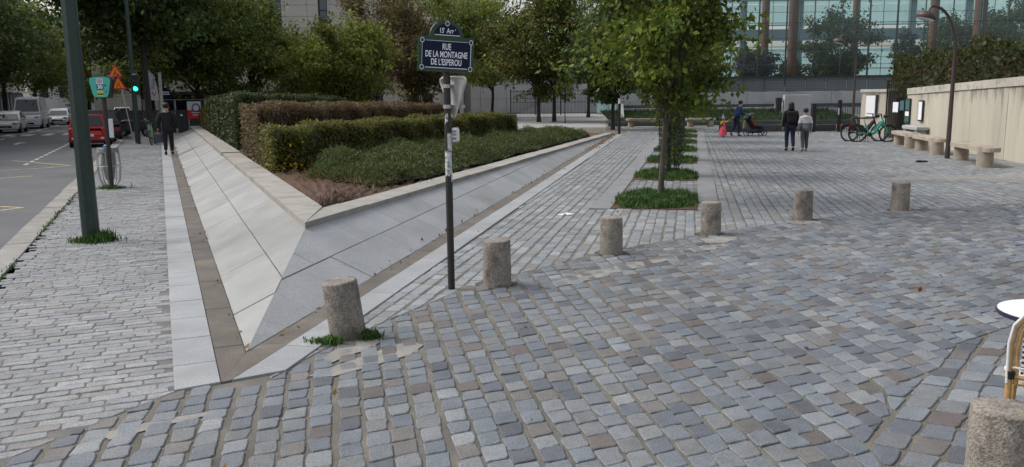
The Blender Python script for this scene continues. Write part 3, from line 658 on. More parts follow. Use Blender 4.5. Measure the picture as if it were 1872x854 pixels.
# ------------------------------------------------------------------ lamp posts and roadside poles on the left
def lamp_post(loc, label, h, r0, r1, lean=0.0):
    o = empty('lamp_post', loc, label=label, cat='lamp post'); o.rotation_euler = (0, lean, 0)
    m = MB(); n = 12; m.tube([(0, 0, -.05), (0, 0, 1.2), (0, 0, h)], [r0, r0 * .93, r1], n); m.build('shaft', M['green_metal'], o)
    m = MB(); m.lathe([(r0 * 1.25, -.02), (r0 * 1.22, .03), (r0 * 1.02, .05)], 12); m.build('base_collar', M['green_metal'], o)
    m = MB(); m.tube([(0, 0, h), (-.3, -.2, h + .5), (-1.4, -.6, h + .75)], [.06, .05, .04], 8); m.build('arm', M['green_metal'], o)
    m = MB(); m.ell((-1.6, -.68, h + .72), (.36, .17, .09)); m.build('lantern', M['steel'], o, smooth=True)
    return o
lamp_post((-5.95, 11.45, 0), 'thick dark green lamp post near the kerb at left', 8.5, .118, .07)
lp2 = lamp_post((-16.95, 37.5, 0), 'thin dark green lamp post carrying a green traffic light', 8.5, .115, .06)
tl = empty('traffic_light', (-16.7, 37.25, 2.5), label='black traffic light showing green on the far lamp post', cat='traffic light')
m = MB(); m.box((0, 0, .22), (.26, .2, .82), bev=.03); m.build('housing', M['black'], tl)
for k, mt in ((0, 'greenlamp'), (1, 'black'), (2, 'black')):
    m = MB(); m.lathe([(.10, 0), (.095, .02), (.03, .03)], 16, (0, -.1, -.02 + k * .25), np.array(R90.to_3x3())); m.build('lens', M[mt], tl)
    m = MB(); m.tube([(-.1, -.1, -.02 + k * .25), (-.08, -.16, .05 + k * .25), (0, -.2, .09 + k * .25), (.08, -.16, .05 + k * .25), (.1, -.1, -.02 + k * .25)], .012, 5); m.build('visor', M['black'], tl)
# teal parking sign on a black pole
TS = np.array([-9.0, 18.42, 0]); ts = empty('parking_sign', TS, label='teal tapered panel sign on a black pole above the litter bin', cat='sign')
m = MB(); m.tube([(0, 0, -.05), (0, 0, 2.12)], .045, 12); m.build('pole', M['brownpole'], ts, smooth=True)
def outline(k): return [(-.15 * k, -.24 * k), (.15 * k, -.24 * k), (.19 * k, -.15 * k), (.25 * k, .14 * k), (.235 * k, .2 * k), (.1 * k, .235 * k), (-.1 * k, .235 * k), (-.235 * k, .2 * k), (-.25 * k, .14 * k), (-.19 * k, -.15 * k)]
m = MB(); m.prism([(x - .01, -.06, z + 2.26) for x, z in outline(1.04)], (0, .13, 0)); cs = m.build('casing', M['black'], ts)
m = MB(); m.prism([(x - .03, -.068, z + 2.26) for x, z in outline(.94)], (0, .006, 0)); pn = m.build('panel', M['teal'], ts)
for (x, z, w_, h_, mt, nm) in ((-.03, 2.38, .15, .12, 'plastic_white', 'white_label'), (-.03, 2.255, .15, .115, 'bluebit', 'blue_label'), (-.03, 2.115, .13, .12, 'yellowbit', 'yellow_label'), (.085, 2.29, .035, .04, 'bluebit', 'blue_label'), (.085, 2.16, .045, .05, 'bluebit', 'blue_label'), (-.03, 2.10, .12, .03, 'black', 'dark_band')):
    m = MB(); m.box((x, -.0705 - (.003 if nm == 'dark_band' else 0), z), (w_, .004, h_)); m.build(nm, M[mt], pn)
text_mesh('30', .12, 'enamel_white', pn, Matrix.Translation((-.03, -.0735, 2.255)) @ R90, .001, .95, bold=.003)
text_mesh('P', .05, 'enamel_white', pn, Matrix.Translation((.085, -.0735, 2.16)) @ R90, .001, 1)
m = MB()
for k in range(4): m.box((-.03, -.0735, 2.35 + k * .022), (.11, .003, .008))
m.build('printed_lines', M['cloth_grey'], pn)
m = MB(); m.box((.10, .0, 1.35), (.09, .05, .42), .2, bev=.01); m.build('notice_box', M['plastic_white'], ts)
# wire litter bin with a clear bag
lb = empty('litter_bin', (-9.12, 18.62, 0), label='wire hoop litter bin with a clear bag beside the black pole', cat='litter bin')
for k in range(14):
    a = 2 * math.pi * k / 14; prof = [(.20, .90), (.235, .72), (.245, .45), (.21, .18), (.13, .05)]
    m = MB(); m.tube([(r * math.cos(a), r * math.sin(a), z) for r, z in prof], .009, 5); m.build('hoop', M['steel'], lb)
for r, z in ((.205, .90), (.13, .05), (.245, .5)):
    m = MB(); m.tube([(r * math.cos(t), r * math.sin(t), z) for t in np.linspace(0, 2 * math.pi, 22)], .012, 6); m.build('ring', M['steel'], lb)
m = MB(); m.lathe([(.03, .16), (.09, .2), (.12, .35), (.14, .55), (.13, .75), (.17, .87), (.215, .92), (.225, .86), (.23, .80)], 22, jit=.06); m.build('bag', M['bag'], lb, smooth=True)
m = MB(); m.ell((.02, -.03, .95), (.09, .07, .035), 10, 6); tag(m.build('blue_plastic_bag', M['bluebag'], origin=(-9.1, 18.6, 0)), 'crumpled blue plastic bag on top of the litter bin', 'litter'); bpy.data.objects['blue_plastic_bag'].location = (-9.12, 18.6, 0)
bpy.data.objects['blue_plastic_bag'].data.transform(Matrix.Translation((-9.1, 18.6, 0)))
# road works signs
_rp = at(214, 140, 40.6); rw = empty('roadworks_sign', (_rp[0], 40.6, 0), label='two orange triangular road works signs stacked on one grey post', cat='sign')
m = MB(); m.tube([(.45, .2, 0), (.05, 0, 3.2)], .03, 8); m.build('post', M['steel'], rw)
for k, (z, x) in enumerate(((3.36, -.05), (2.78, .07))):
    q = rounded([(-.38, -.27), (.38, -.27), (0, .36)], .05); m = MB(); m.prism([(x + a, -.05 - k * .02, z + b) for a, b in q], (0, .012, 0)); bd = m.build('board', M['redpaint'], rw)
    q = rounded([(-.29, -.22), (.29, -.22), (0, .26)], .04); m = MB(); m.prism([(x + a, -.056 - k * .02, z + b) for a, b in q], (0, .005, 0)); m.build('orange_face', M['orange'], bd)
    m = MB(); y = -.060 - k * .02
    if k == 0: m.tube([(x - .07, y, z - .18), (x - .02, y, z - .05), (x + .01, y, z + .0)], .018, 5); m.tube([(x - .02, y, z - .05), (x + .08, y, z - .1)], .013, 5); m.ell((x + .12, y, z - .16), (.07, .01, .04)); m.ell((x + .02, y, z + .04), (.024, .01, .024))
    else:
        for sx in (-1, 1): m.tube([(x + sx * .10, y, z - .19), (x + sx * .04, y, z - .08), (x + sx * .04, y, z + .0), (x + sx * .06, y, z + .06)], .014, 5)
    m.build('pictogram', M['black'], bd)
# ------------------------------------------------------------------ curved lamps on the right
def goose(loc, label, top, reach, side):
    o = empty('curved_lamp', loc, label=label, cat='street lamp', group='curved brown street lamps')
    P = [(0, 0, -.05), (0, 0, top * .55), (.0, 0, top * .72)]
    for t in np.linspace(.15, 1, 9): P.append((side * reach * (1 - math.cos(t * 1.55)) * .82, 0, top * .72 + (top * .30) * math.sin(t * 1.57)))
    m = MB(); m.tube(P, [.072, .056] + [.05] * 2 + [.042] * 8, 12); m.build('mast', M['lamp_brown'], o, smooth=True)
    e = P[-1]; m = MB(); m.tube([e, (e[0] + side * .06, 0, e[2] - .07), (e[0] + side * .10, 0, e[2] - .16)], .03, 8); m.build('neck', M['lamp_brown'], o)
    Rt = np.array(Matrix.Rotation(side * -.28, 3, 'Y')); c = np.array((e[0] + side * .16, 0, e[2] - .30))
    m = MB(); m.lathe([(.26, -.07), (.285, -.02), (.27, .05), (.2, .12), (.08, .155)], 24, c, Rt); hd = m.build('head', M['lamp_brown'], o, smooth=True)
    m = MB(); m.lathe([(.08, -.095), (.2, -.09), (.25, -.073)], 24, c, Rt); m.build('lens', M['headlight'], hd, smooth=True)
    return o
goose((12.98, 24.45, 0), 'tall curved brown street lamp standing between two stone benches', 4.33, .95, -1)
goose((17.02, 41.2, 0), 'curved brown street lamp in front of the black fence, farther away', 4.65, .9, -1)
# ------------------------------------------------------------------ benches
def bench(a, b, label, grp='stone benches along the beige wall', wd=.46):
    a, b = np.array(a), np.array(b); c = (a + b) / 2; d = b - a; L_ = np.linalg.norm(d); rz = math.atan2(d[1], d[0])
    o = empty('stone_bench', (c[0], c[1], 0), rz, label, 'bench', grp); h = L_ / 2 + .32
    m = MB(); P = []
    for k in range(9): t = -math.pi / 2 + math.pi * k / 8; P.append((h - wd / 2 + wd / 2 * math.cos(t), wd / 2 * math.sin(t), .53))
    for k in range(9): t = math.pi / 2 + math.pi * k / 8; P.append((-h + wd / 2 + wd / 2 * math.cos(t), wd / 2 * math.sin(t), .53))
    m.prism(P, (0, 0, -.12), .02); m.build('seat', M['bench'], o)
    for sx in (-1, 1):
        m = MB(); m.lathe([(.20, -.03), (.195, .3), (.19, .535), (.18, .545)], 20, (sx * L_ / 2, .07 * sx * -1 + .02, 0)); m.build('leg', M['bollard2'], o, smooth=True)
    return o
M['bench'] = mat('bench_stone', (.36, .31, .25), .85, var=.2, vs_=3, speck=.2, speck_s=120, bump=.2, bump_s=60, stain=((.14, .12, .10), 2.2, .55, .7))
M['bollard2'] = mat('bench_leg_stone', (.31, .26, .21), .9, var=.2, vs_=4, speck=.3, speck_s=120, bump=.4, bump_s=90)
bench((12.45, 21.4), (12.98, 23.8), 'stone bench nearest the camera, right of the tall curved lamp')
bench((13.5, 25.9), (13.95, 28.1), 'middle stone bench, just left of the tall curved lamp')
bench((14.2, 29.1), (14.65, 31.2), 'stone bench farthest along, its end beside the teal bicycle')
gb = empty('grey_bench', (15.45, 31.6, 0), math.radians(79), 'low grey slab bench against the wall behind the stone benches', 'bench')
m = MB(); m.box((0, 0, .62), (2.0, .42, .14), bev=.02); m.build('seat', M['conc'], gb); 
for sx in (-1, 1): m = MB(); m.box((sx * .8, 0, .27), (.18, .36, .56), bev=.02); m.build('leg', M['conc'], gb)
# ------------------------------------------------------------------ beige wall, boards, gate, pillar
WA, WB = np.array([16.1, 33.7]), np.array([11.9, 11.5]); wd_ = (WB - WA) / np.linalg.norm(WB - WA); wn = np.array([wd_[1], -wd_[0]]); WLEN = np.linalg.norm(WB - WA)
if wn[0] < 0: wn = -wn                                                          # wn points away from the plaza
def WP(s, t, z): p = WA + wd_ * s + wn * t; return np.array([p[0], p[1], z])
def wtop(s): return 2.12 + .0215 * s
bw = empty('concrete_wall', (WA[0], WA[1], 0), label='long beige stained concrete wall with coping behind the benches', cat='wall'); WO = (WA[0], WA[1], 0)
s = 0
while s < WLEN:
    e = min(s + 1.45, WLEN); zt = lambda q: wtop(q) - .26
    m = MB(); f = RD.gauss(0, .003); m.prism([WP(s + .003, f, -.02), WP(e - .003, f, -.02), WP(e - .003, f, zt(e)), WP(s + .003, f, zt(s))], np.array([wn[0], wn[1], 0]) * .25); m.build('wall_panel', M['wall'], bw, origin=WO); s = e
s = 0
while s < WLEN:
    e = min(s + 2.9, WLEN); m = MB(); m.prism([WP(s + .003, -.04, wtop(s) - .25), WP(e - .003, -.04, wtop(e) - .25), WP(e - .003, -.04, wtop(e)), WP(s + .003, -.04, wtop(s))], np.array([wn[0], wn[1], 0]) * .36, .012); m.build('coping', M['wallcap'], bw, origin=WO); s = e
def board(s, z0, z1, wdt, label, faces):
    c = WP(s, -.05, 0); rz = math.atan2(wd_[1], wd_[0]); o = empty('notice_board', (c[0], c[1], 0), rz, label, 'notice board')
    m = MB(); m.box((0, 0, (z0 + z1) / 2), (wdt, .06, z1 - z0), bev=.008); bd = m.build('frame', M['rail'], o)
    for (zz0, zz1, mt) in faces: m = MB(); m.box((0, -.032, (zz0 + zz1) / 2), (wdt - .10, .006, zz1 - zz0)); m.build('sheet', M[mt], bd)
    return o
FS = -1 if (rotz(math.atan2(wd_[1], wd_[0])) @ np.array([0, -1, 0]))[:2] @ wn < 0 else 1
M['poster_green'] = mat('green_poster', (.04, .13, .10), .5, var=.3, vs_=9)
board(.35, .72, 1.72, .62, 'tall green framed notice board at the left end of the beige wall', ((1.28, 1.66, 'poster_green'), (1.02, 1.2, 'paper'), (.80, .97, 'poster_green')))
board(2.1, .86, 1.66, .52, 'dark framed board with a white sheet on the beige wall', ((.92, 1.6, 'paper'),))
gt = empty('metal_gate', (16.3, 34.9, 0), math.radians(-78 + 180), 'black metal gate between pillar and beige wall, papers taped on', 'gate')
m = MB(); m.tube([(-.75, 0, 0), (-.75, 0, 2.35), (.75, 0, 2.5), (.75, 0, 0)], .035, 6); m.build('gate_frame', M['black'], gt)
for k in range(11): m = MB(); m.tube([(-.65 + k * .13, 0, .05), (-.65 + k * .13, 0, 2.35)], .014, 5); m.build('bar', M['black'], gt)
m = MB(); m.box((.1, .05, 1.35), (.34, .006, .42)); m.build('paper_notice', M['paper'], gt); m = MB(); m.box((-.3, .05, 1.42), (.26, .006, .4)); m.build('paper_notice', M['cloth_slate'], gt)
pw = empty('wall_pillar', (16.35, 36.9, 0), math.radians(-67), 'short beige wall pillar left of the gate with a white board', 'wall')
m = MB(); m.box((0, 0, .98), (1.5, .5, 1.96), bev=.01); m.build('pillar', M['wall'], pw); m = MB(); m.box((0, 0, 2.04), (1.6, .6, .14), bev=.015); m.build('cap', M['wallcap'], pw)
m = MB(); m.box((-.1, -.29, 1.38), (.62, .06, 1.0), bev=.01); fr_ = m.build('board_frame', M['rail'], pw); m = MB(); m.box((-.14, -.325, 1.38), (.52, .01, .92)); m.build('sheet', M['paper'], fr_)
# black railing on the right, dark edge wall
fr = empty('railing', (15.5, 42.4, 0), label='black vertical-bar railing left of the beige pillar', cat='fence')
for k in range(30):
    m = MB(); m.tube([(k * .12, -.01 * k, 0), (k * .12, -.01 * k, 1.35)], .013, 5); m.build('bar', M['black'], fr)
for z in (.15, 1.28): m = MB(); m.tube([(0, 0, z), (3.5, -.29, z)], .022, 6); m.build('rail', M['black'], fr)
for x, h in ((0, 1.45), (1.28, 1.62), (3.5, 1.45)): m = MB(); m.box((x, -.08 * x, h / 2), (.17, .17, h), bev=.01); m.build('post', M['black'], fr)
m = MB(); m.box((1.2, -.2, 1.05), (.06, .01, .34)); m.build('paper_notice', M['paper'], fr)
ew = empty('edge_wall', (12, 43.6, 0), label='low dark stone edge wall behind the walking pair', cat='wall')
for k in range(6): m = MB(); m.box((.5 + k * 1.0 - 1.0, 0 - .05 * k, .17), (.985, .35, .36), bev=.012); m.build('block', M['conc_dark'], ew)
# ------------------------------------------------------------------ litter
m = MB(); m.add([(-.13, 0, .02), (-.04, .05, .03), (.0, .0, .05), (-.05, -.06, .02), (.02, .03, .055), (.12, .05, .03), (.14, -.03, .04), (.03, -.05, .03)], [(0, 1, 2, 3), (4, 5, 6, 7), (2, 4, 7)])
o = m.build('paper_litter', M['paper']); gl_ = g(1033, 395); o.location = gl_; tag(o, 'crumpled white paper lying on the plaza setts', 'litter')
sd = o.modifiers.new('t', 'SOLIDIFY'); sd.thickness = .004
m = MB(); m.ell((-.08, 0, .03), (.1, .07, .04), 10, 5); m.ell((.09, .01, .025), (.1, .06, .035), 10, 5); m.ell((.0, .02, .03), (.07, .05, .03), 8, 5); o = m.build('black_litter', M['litter_black'], smooth=True); o.location = g(1685, 297); tag(o, 'small black crumpled object lying before the benches', 'litter')
m = MB(); m.ell((0, 0, .015), (.06, .035, .02), 8, 5); o = m.build('wrapper', M['cloth_lilac'], smooth=True); p = g(767, 333, .45); o.location = (p[0], p[1], zbed(p) + .0); tag(o, 'pale purple wrapper on the soil by the coping', 'litter')
m = MB(); m.ell((0, 0, .02), (.09, .06, .025), 8, 5); o = m.build('wrapper', M['paper'], smooth=True); p = g(985, 268, .3); o.location = (p[0], p[1], zbed(p) + .05); tag(o, 'small white wrapper at the foot of the low juniper bed', 'litter')
# ------------------------------------------------------------------ hedges
def hedge(name, label, A, B, thick, z0a, z0b, z1a, z1b, leafsize, dens, pal, seed, side=1, rough=.10, cat='hedge', norm_only=False, taper=0.0, cross=None):
    """A->B front base line (2-D); body extends `thick` to the left (side=1) of A->B"""
    A, B = np.array(A, float), np.array(B, float); d = (B - A); L_ = np.linalg.norm(d); d /= L_; n = np.array([-d[1], d[0]]) * side
    cr0 = n * thick if cross is None else cross * (thick / (cross @ n)); root = empty(name, (A[0], A[1], z0a), label=label, cat=cat); O = (A[0], A[1], z0a); r = np.random.default_rng(seed)
    def pt(u, v, w): # 0..1
        p = A + d * (u * L_) + (cr0 * (1 - u) + n * thick * u) * v; z0 = z0a + (z0b - z0a) * u; z1 = z1a + (z1b - z1a) * u; return np.array([p[0], p[1], z0 + (z1 - z0) * w])
    e = .07; eu = e / L_; ev = e / thick; m = MB(); ew_ = 1 - .09
    c = [pt(u, v, w) for w in (-.05, ew_) for u, v in ((eu, ev), (1 - eu, ev), (1 - eu, 1 - ev), (eu, 1 - ev))]
    m.add(c, [(3, 2, 1, 0), (4, 5, 6, 7), (0, 1, 5, 4), (1, 2, 6, 5), (2, 3, 7, 6), (3, 0, 4, 7)]); m.build('branches', M['twig'], root, origin=O)
    H_ = (z1a - z0a + z1b - z0b) / 2; areas = [L_ * thick, L_ * H_, thick * H_, thick * H_, L_ * H_ * .3]; P = []; N = []
    for k, a in enumerate(areas):
        c = int(a * dens); u, v = r.random(c), r.random(c); dep = np.abs(r.normal(0, rough, c)) - rough * .55; w_ = np.ones(c)
        wob = .10 * np.sin(u * L_ * 1.9 + seed) + .08 * np.sin(u * L_ * 4.3 + 2 * seed) + .04 * np.sin(v * 7 + u * L_ * 3.7)
        if k == 0: U, V_, W = u, v, 1 - dep / H_ + wob * .5 / H_; nn = np.tile([0, 0, 1.0], (c, 1))
        elif k == 1: U, V_, W = u, (dep + wob * .5) / thick, v ** .8; nn = np.tile([-n[0], -n[1], .2], (c, 1))
        elif k == 2: U, V_, W = dep / L_ + wob * .3 / L_, u, v; nn = np.tile([-d[0], -d[1], .2], (c, 1))
        elif k == 3: U, V_, W = 1 - dep / L_, u, v; nn = np.tile([d[0], d[1], .2], (c, 1))
        else: U, V_, W = u, 1 - dep / thick, v; nn = np.tile([n[0], n[1], .2], (c, 1))
        p2 = A + np.outer(U * L_, d) + (np.outer(1 - U, cr0) + np.outer(U, n * thick)) * V_[:, None]; z0 = z0a + (z0b - z0a) * U; z1 = z1a + (z1b - z1a) * U
        P.append(np.c_[p2, z0 + (z1 - z0) * W]); N.append(nn)
    P = np.concatenate(P); N = np.concatenate(N)
    leaves('foliage', P, leafsize, pal, M['leaf'], root, norm=N, origin=O, seed=seed, jit=.35)
    return root
PY = [(.13, .145, .02), (.16, .15, .022), (.075, .10, .02), (.16, .135, .02), (.05, .075, .018), (.11, .085, .02)]
PBR = [tuple(1.5 * v for v in c) for c in [(.085, .052, .028), (.10, .062, .028), (.07, .05, .025), (.075, .06, .02), (.12, .06, .03), (.055, .055, .02)]]
PTH = [(.03, .052, .011), (.04, .062, .013), (.024, .042, .01), (.05, .07, .015)]
def onL(y, t=TT + CW + .12):
    s = (y - TIP[1] - nL[1] * t) / dL[1]; return LP(s, t)[:2]
yA = onL(16.6); yB = np.array([.20, 33.6]); hedge('hedge', 'clipped yellow-green hedge behind the low juniper bed', yA, yB, 1.25, zbed(yA), zbed(yB), 1.34, 1.24, .075, 1300, PY, 3, cross=dL)
bA = onL(19.0); bB = np.array([-2.7, 35.4]); hedge('hedge', 'clipped reddish-brown hedge between the yellow-green and dark green ones', bA, bB, 2.2, .45, .35, 1.80, 1.62, .075, 900, PBR, 4, cross=dL)
tA = onL(24.6); tB = np.array([-7.4, 37.6]); hedge('hedge', 'tall dark green conifer hedge, the rearmost long one', tA, tB, 2.2, .45, .40, 2.08, 1.93, .10, 800, PTH, 5, cross=dL)
t2A = onL(28.0); t2B = onL(38.0); hedge('hedge', 'dark green conifer hedge running along the left coping', t2A, t2B, 1.3, .45, .45, 2.04, 1.98, .10, 800, PTH, 6, side=-1)
hA = onL(38.6); hB = onL(43.5); hedge('shrub', 'yellowish shrub at the far left end of the planter', hA, hB, 1.2, .45, .4, 1.62, 1.5, .09, 600, PY + PBR[:2], 7, side=-1, cat='shrub', rough=.2)
# low juniper carpet
root = empty('juniper_bed', (0, 20, .3), label='low spreading dark green juniper carpet along the right coping', cat='shrub'); r = np.random.default_rng(8)
FA, FB = yA + (yB - yA) * .0, yB + (yB - yA) / np.linalg.norm(yB - yA) * 4.5
def jP(u, v):        # u along, v from coping (0) to hedge (1)
    a = IN + dC * (2.9 + u * (LC - 8.6)) + nC * (.12 + .25 * max(0, 1 - u * 12)); b = FA + (FB - FA) * u + np.array([.9, -.9]) * max(0, 1 - u * 9); return a + (b - a) * v
def jh(u, v): return (.36 + .07 * math.sin(u * 71 + v * 4) + .06 * math.sin(u * 33 - v * 9 + 1) + .05 * math.sin(v * 17 + u * 20)) * min(1, (v + .03) * 5) ** .6 * min(1, u * 22 + .12) ** .7 * (1 if u < .97 else max(.2, (1 - u) / .03))
nu, nv = 70, 12; V = []
for i in range(nu + 1):
    for j in range(nv + 1): p = jP(i / nu, j / nv); V.append((p[0], p[1], zbed(p) - .02 + jh(i / nu, j / nv) * .68))
m = MB(); m.add(V, [(i * (nv + 1) + j, (i + 1) * (nv + 1) + j, (i + 1) * (nv + 1) + j + 1, i * (nv + 1) + j + 1) for i in range(nu) for j in range(nv)]); m.build('branches', M['twig'], root, origin=(0, 20, .3))
n = 105000; U = r.random(n) ** 1.25; Vv = r.random(n); P = np.empty((n, 3))
for i in range(n):
    p = jP(U[i], Vv[i]); P[i] = (p[0], p[1], zbed(p) + jh(U[i], Vv[i]) * r.uniform(.5, 1.06))
PJ = [tuple(1.15 * v for v in c) for c in [(.055, .08, .024), (.072, .1, .028), (.042, .064, .022), (.095, .115, .032), (.075, .075, .028)]]
leaves('foliage', P, .085, PJ, M['leaf'], root, up_bias=.5, droop=-.1, aspect=.30, origin=(0, 20, .3), seed=9, jit=.35)
# dry straw at its front edge
n = 1600; P = np.empty((n, 3))
for i in range(n):
    u, v = r.random() ** 2 * .1, r.random(); p = jP(u, v) + np.array([r.normal(0, .25), r.normal(0, .25) - .25]); P[i] = (p[0], p[1], zbed(p) + r.uniform(.01, .12))
o = leaves('dry_straw', P, .16, [(.16, .115, .06), (.12, .085, .045), (.08, .06, .03)], M['leaf'], None, aspect=.08, droop=0, seed=10); tag(o, 'dry straw and dead twigs on the bare soil', 'straw', kind='stuff')
# yellow leaves at the yellow hedge's corner, leaf litter on coping and border
def scatter(name, label, pts, size, pal, seed, kind='stuff', aspect=.6, flat=True):
    o = leaves(name, np.array(pts), size, pal, M['leaf'], None, up_bias=3 if flat else .3, droop=0, aspect=aspect, seed=seed); return tag(o, label, name.replace('_', ' '), kind=kind)
pts = []
for i in range(150):
    p = yA + dC * abs(r.normal(0, .5)) - nC * r.normal(.15, .22) ; pts.append((p[0], p[1], zbed(p) + abs(r.normal(.12, .16))))
scatter('yellow_leaves', 'bright yellow leaves at the corner of the yellow-green hedge', pts, .07, [(.45, .30, .02), (.38, .27, .03), (.25, .2, .03)], 12, flat=False)
pts = []
for i in range(900):
    s = r.uniform(24, 37); p = RP(s, r.normal(-.15, .14)); pts.append((p[0], p[1], .026))
for i in range(200):
    s = r.uniform(0, 24); p = RP(s, r.normal(.0, .06)); pts.append((p[0], p[1], .026))
for i in range(140):
    s = r.uniform(0, 30); p = LP(s, r.normal(.0, .04)); pts.append((p[0], p[1], .026))
for i in range(700):
    p = np.array([r.uniform(4, 14), r.uniform(42, 50), .02]); pts.append(p)
for i in range(160):
    p = np.array([r.uniform(-2, 11), r.uniform(4, 24), .022]); pts.append(p)
scatter('fallen_leaves', 'scattered brown and orange fallen leaves along gutter and plaza', pts, .055, [(.25, .12, .03), (.18, .10, .04), (.3, .18, .04), (.12, .08, .04)], 13)
# ------------------------------------------------------------------ grass
def blades(pts, h, pal, seed, name, label, cat='grass', origin=None):
    r = np.random.default_rng(seed); P = np.array(pts); n = len(P); a = r.uniform(0, 6.283, n); hh = h * r.uniform(.4, 1.4, n) * (1 + .5 * np.sin(P[:, 0] * 9) * np.sin(P[:, 1] * 7)); ln = r.uniform(.1, .7, n) * hh; w_ = .006 + hh * .035
    dx, dy = np.cos(a), np.sin(a); b0 = P + np.c_[-dy * w_, dx * w_, 0 * w_]; b1 = P + np.c_[dy * w_, -dx * w_, 0 * w_]
    mid = P + np.c_[dx * ln * .35, dy * ln * .35, hh * .62]; m0 = mid + np.c_[-dy * w_, dx * w_, 0 * w_] * .8; m1 = mid + np.c_[dy * w_, -dx * w_, 0 * w_] * .8; tp = P + np.c_[dx * ln, dy * ln, hh]
    V = np.stack([b0, b1, m1, m0, m0, m1, tp, tp + np.c_[dx, dy, 0 * dx] * .002], 1).reshape(-1, 3); pal = np.array(pal); C = np.repeat(pal[r.integers(0, len(pal), n)] * r.uniform(.7, 1.3, (n, 1)), 8, 0)
    o = np_mesh(name, V, np.arange(8 * n).reshape(-1, 4), C, M['grass'], None); return tag(o, label, cat, kind='stuff')
PG = [tuple(1.2 * v for v in c) for c in [(.04, .10, .018), (.055, .12, .022), (.032, .08, .016), (.07, .12, .028), (.05, .09, .025)]]
ordn = ['first', 'second', 'third', 'fourth', 'fifth', 'sixth', 'seventh']
def PT(s, t, z=0.0): p = PIT0 + dP * s + nP * t; return np.array([p[0], p[1], z])
for k in range(NPIT):
    c = k * 4.9; pit = empty('tree_pit', PT(c, 0), label=f'{ordn[k]} square tree pit from the bollards, with pale stone edging', cat='tree pit', group='tree pits in a row'); O = PT(c, 0)
    m = MB(); n = 10; V = [tuple(PT(c - 1.12 + 2.24 * i / n, -.74 + 1.48 * j / n, .012 + (.05 * RD.random() if 0 < i < n and 0 < j < n else 0))) for i in range(n + 1) for j in range(n + 1)]
    m.add(V, [(i * (n + 1) + j, i * (n + 1) + j + 1, (i + 1) * (n + 1) + j + 1, (i + 1) * (n + 1) + j) for i in range(n) for j in range(n)]); m.build('soil', M['soil'], pit, origin=O)
    for sgn in (-1, 1):
        for q in range(4):
            s0 = c - 1.21 + q * 1.225; m = MB(); m.prism([PT(s0 + .005, sgn * .745, .017), PT(s0 + 1.215, sgn * .745, .017), PT(s0 + 1.215, sgn * 1.11, .017), PT(s0 + .005, sgn * 1.11, .017)], (0, 0, -.04), .004); m.build('edging_slab', M['pitslab'] if 'pitslab' in M else M.setdefault('pitslab', mat('pit_edging_stone', (.205, .21, .217), .85, var=.16, vs_=1.5, speck=.14, speck_s=120, bump=.2, bump_s=60)), pit, origin=O)
    nb = int(9000 / (1 + .35 * k)); pts = []
    while len(pts) < nb:
        s, t = r.uniform(-1.13, 1.13), r.uniform(-.74, .74); e = min(1.13 - abs(s), .76 - abs(t))
        if r.random() < .12 + e * 2.2 and (abs(s) / 1.16) ** 2.6 + (abs(t) / .80) ** 2.6 < 1 + .25 * math.sin(7 * s + 3 * k) * math.sin(5 * t + k) and math.sin(s * 5 + k) * math.sin(t * 6 + 2 * k) > -.55 - r.random(): pts.append(PT(c + s, t + r.normal(0, .03), .015 + .05 * max(0, 1 - (s / 1.1) ** 2) * max(0, 1 - (t / .75) ** 2)))
    blades(pts, (.075 if k else .085), PG, 20 + k, 'pit_grass', f'green grass growing in the {ordn[k]} tree pit from the bollards')
def weed(c, rad, n, h, seed, label):
    pts = [np.array([c[0] + r.normal(0, rad), c[1] + r.normal(0, rad * .7), .005]) for _ in range(n)]; return blades(pts, h, PG, seed, 'weeds', label, 'weeds')
weed((-5.86, 11.36), .13, 900, .09, 40, 'green weeds at the foot of the thick lamp post'); weed((-1.5, 6.40), .06, 420, .06, 41, 'small green weeds at the leaning bollard foot, left side')
weed((-1.20, 6.50), .05, 260, .045, 44, 'dark weeds at the leaning bollard foot, right side')
weed((-9.0, 18.4), .14, 400, .07, 42, 'weeds at the foot of the black parking sign pole')
pts = [KP(s, .31 + r.normal(0, .02), .012) for s in np.concatenate([r.normal(-1.5, .4, 60), r.normal(2.6, .7, 110), r.normal(6, 1.2, 90)])]; blades(pts, .045, PG, 43, 'weeds', 'thin weeds in the joint behind the kerb', 'weeds')
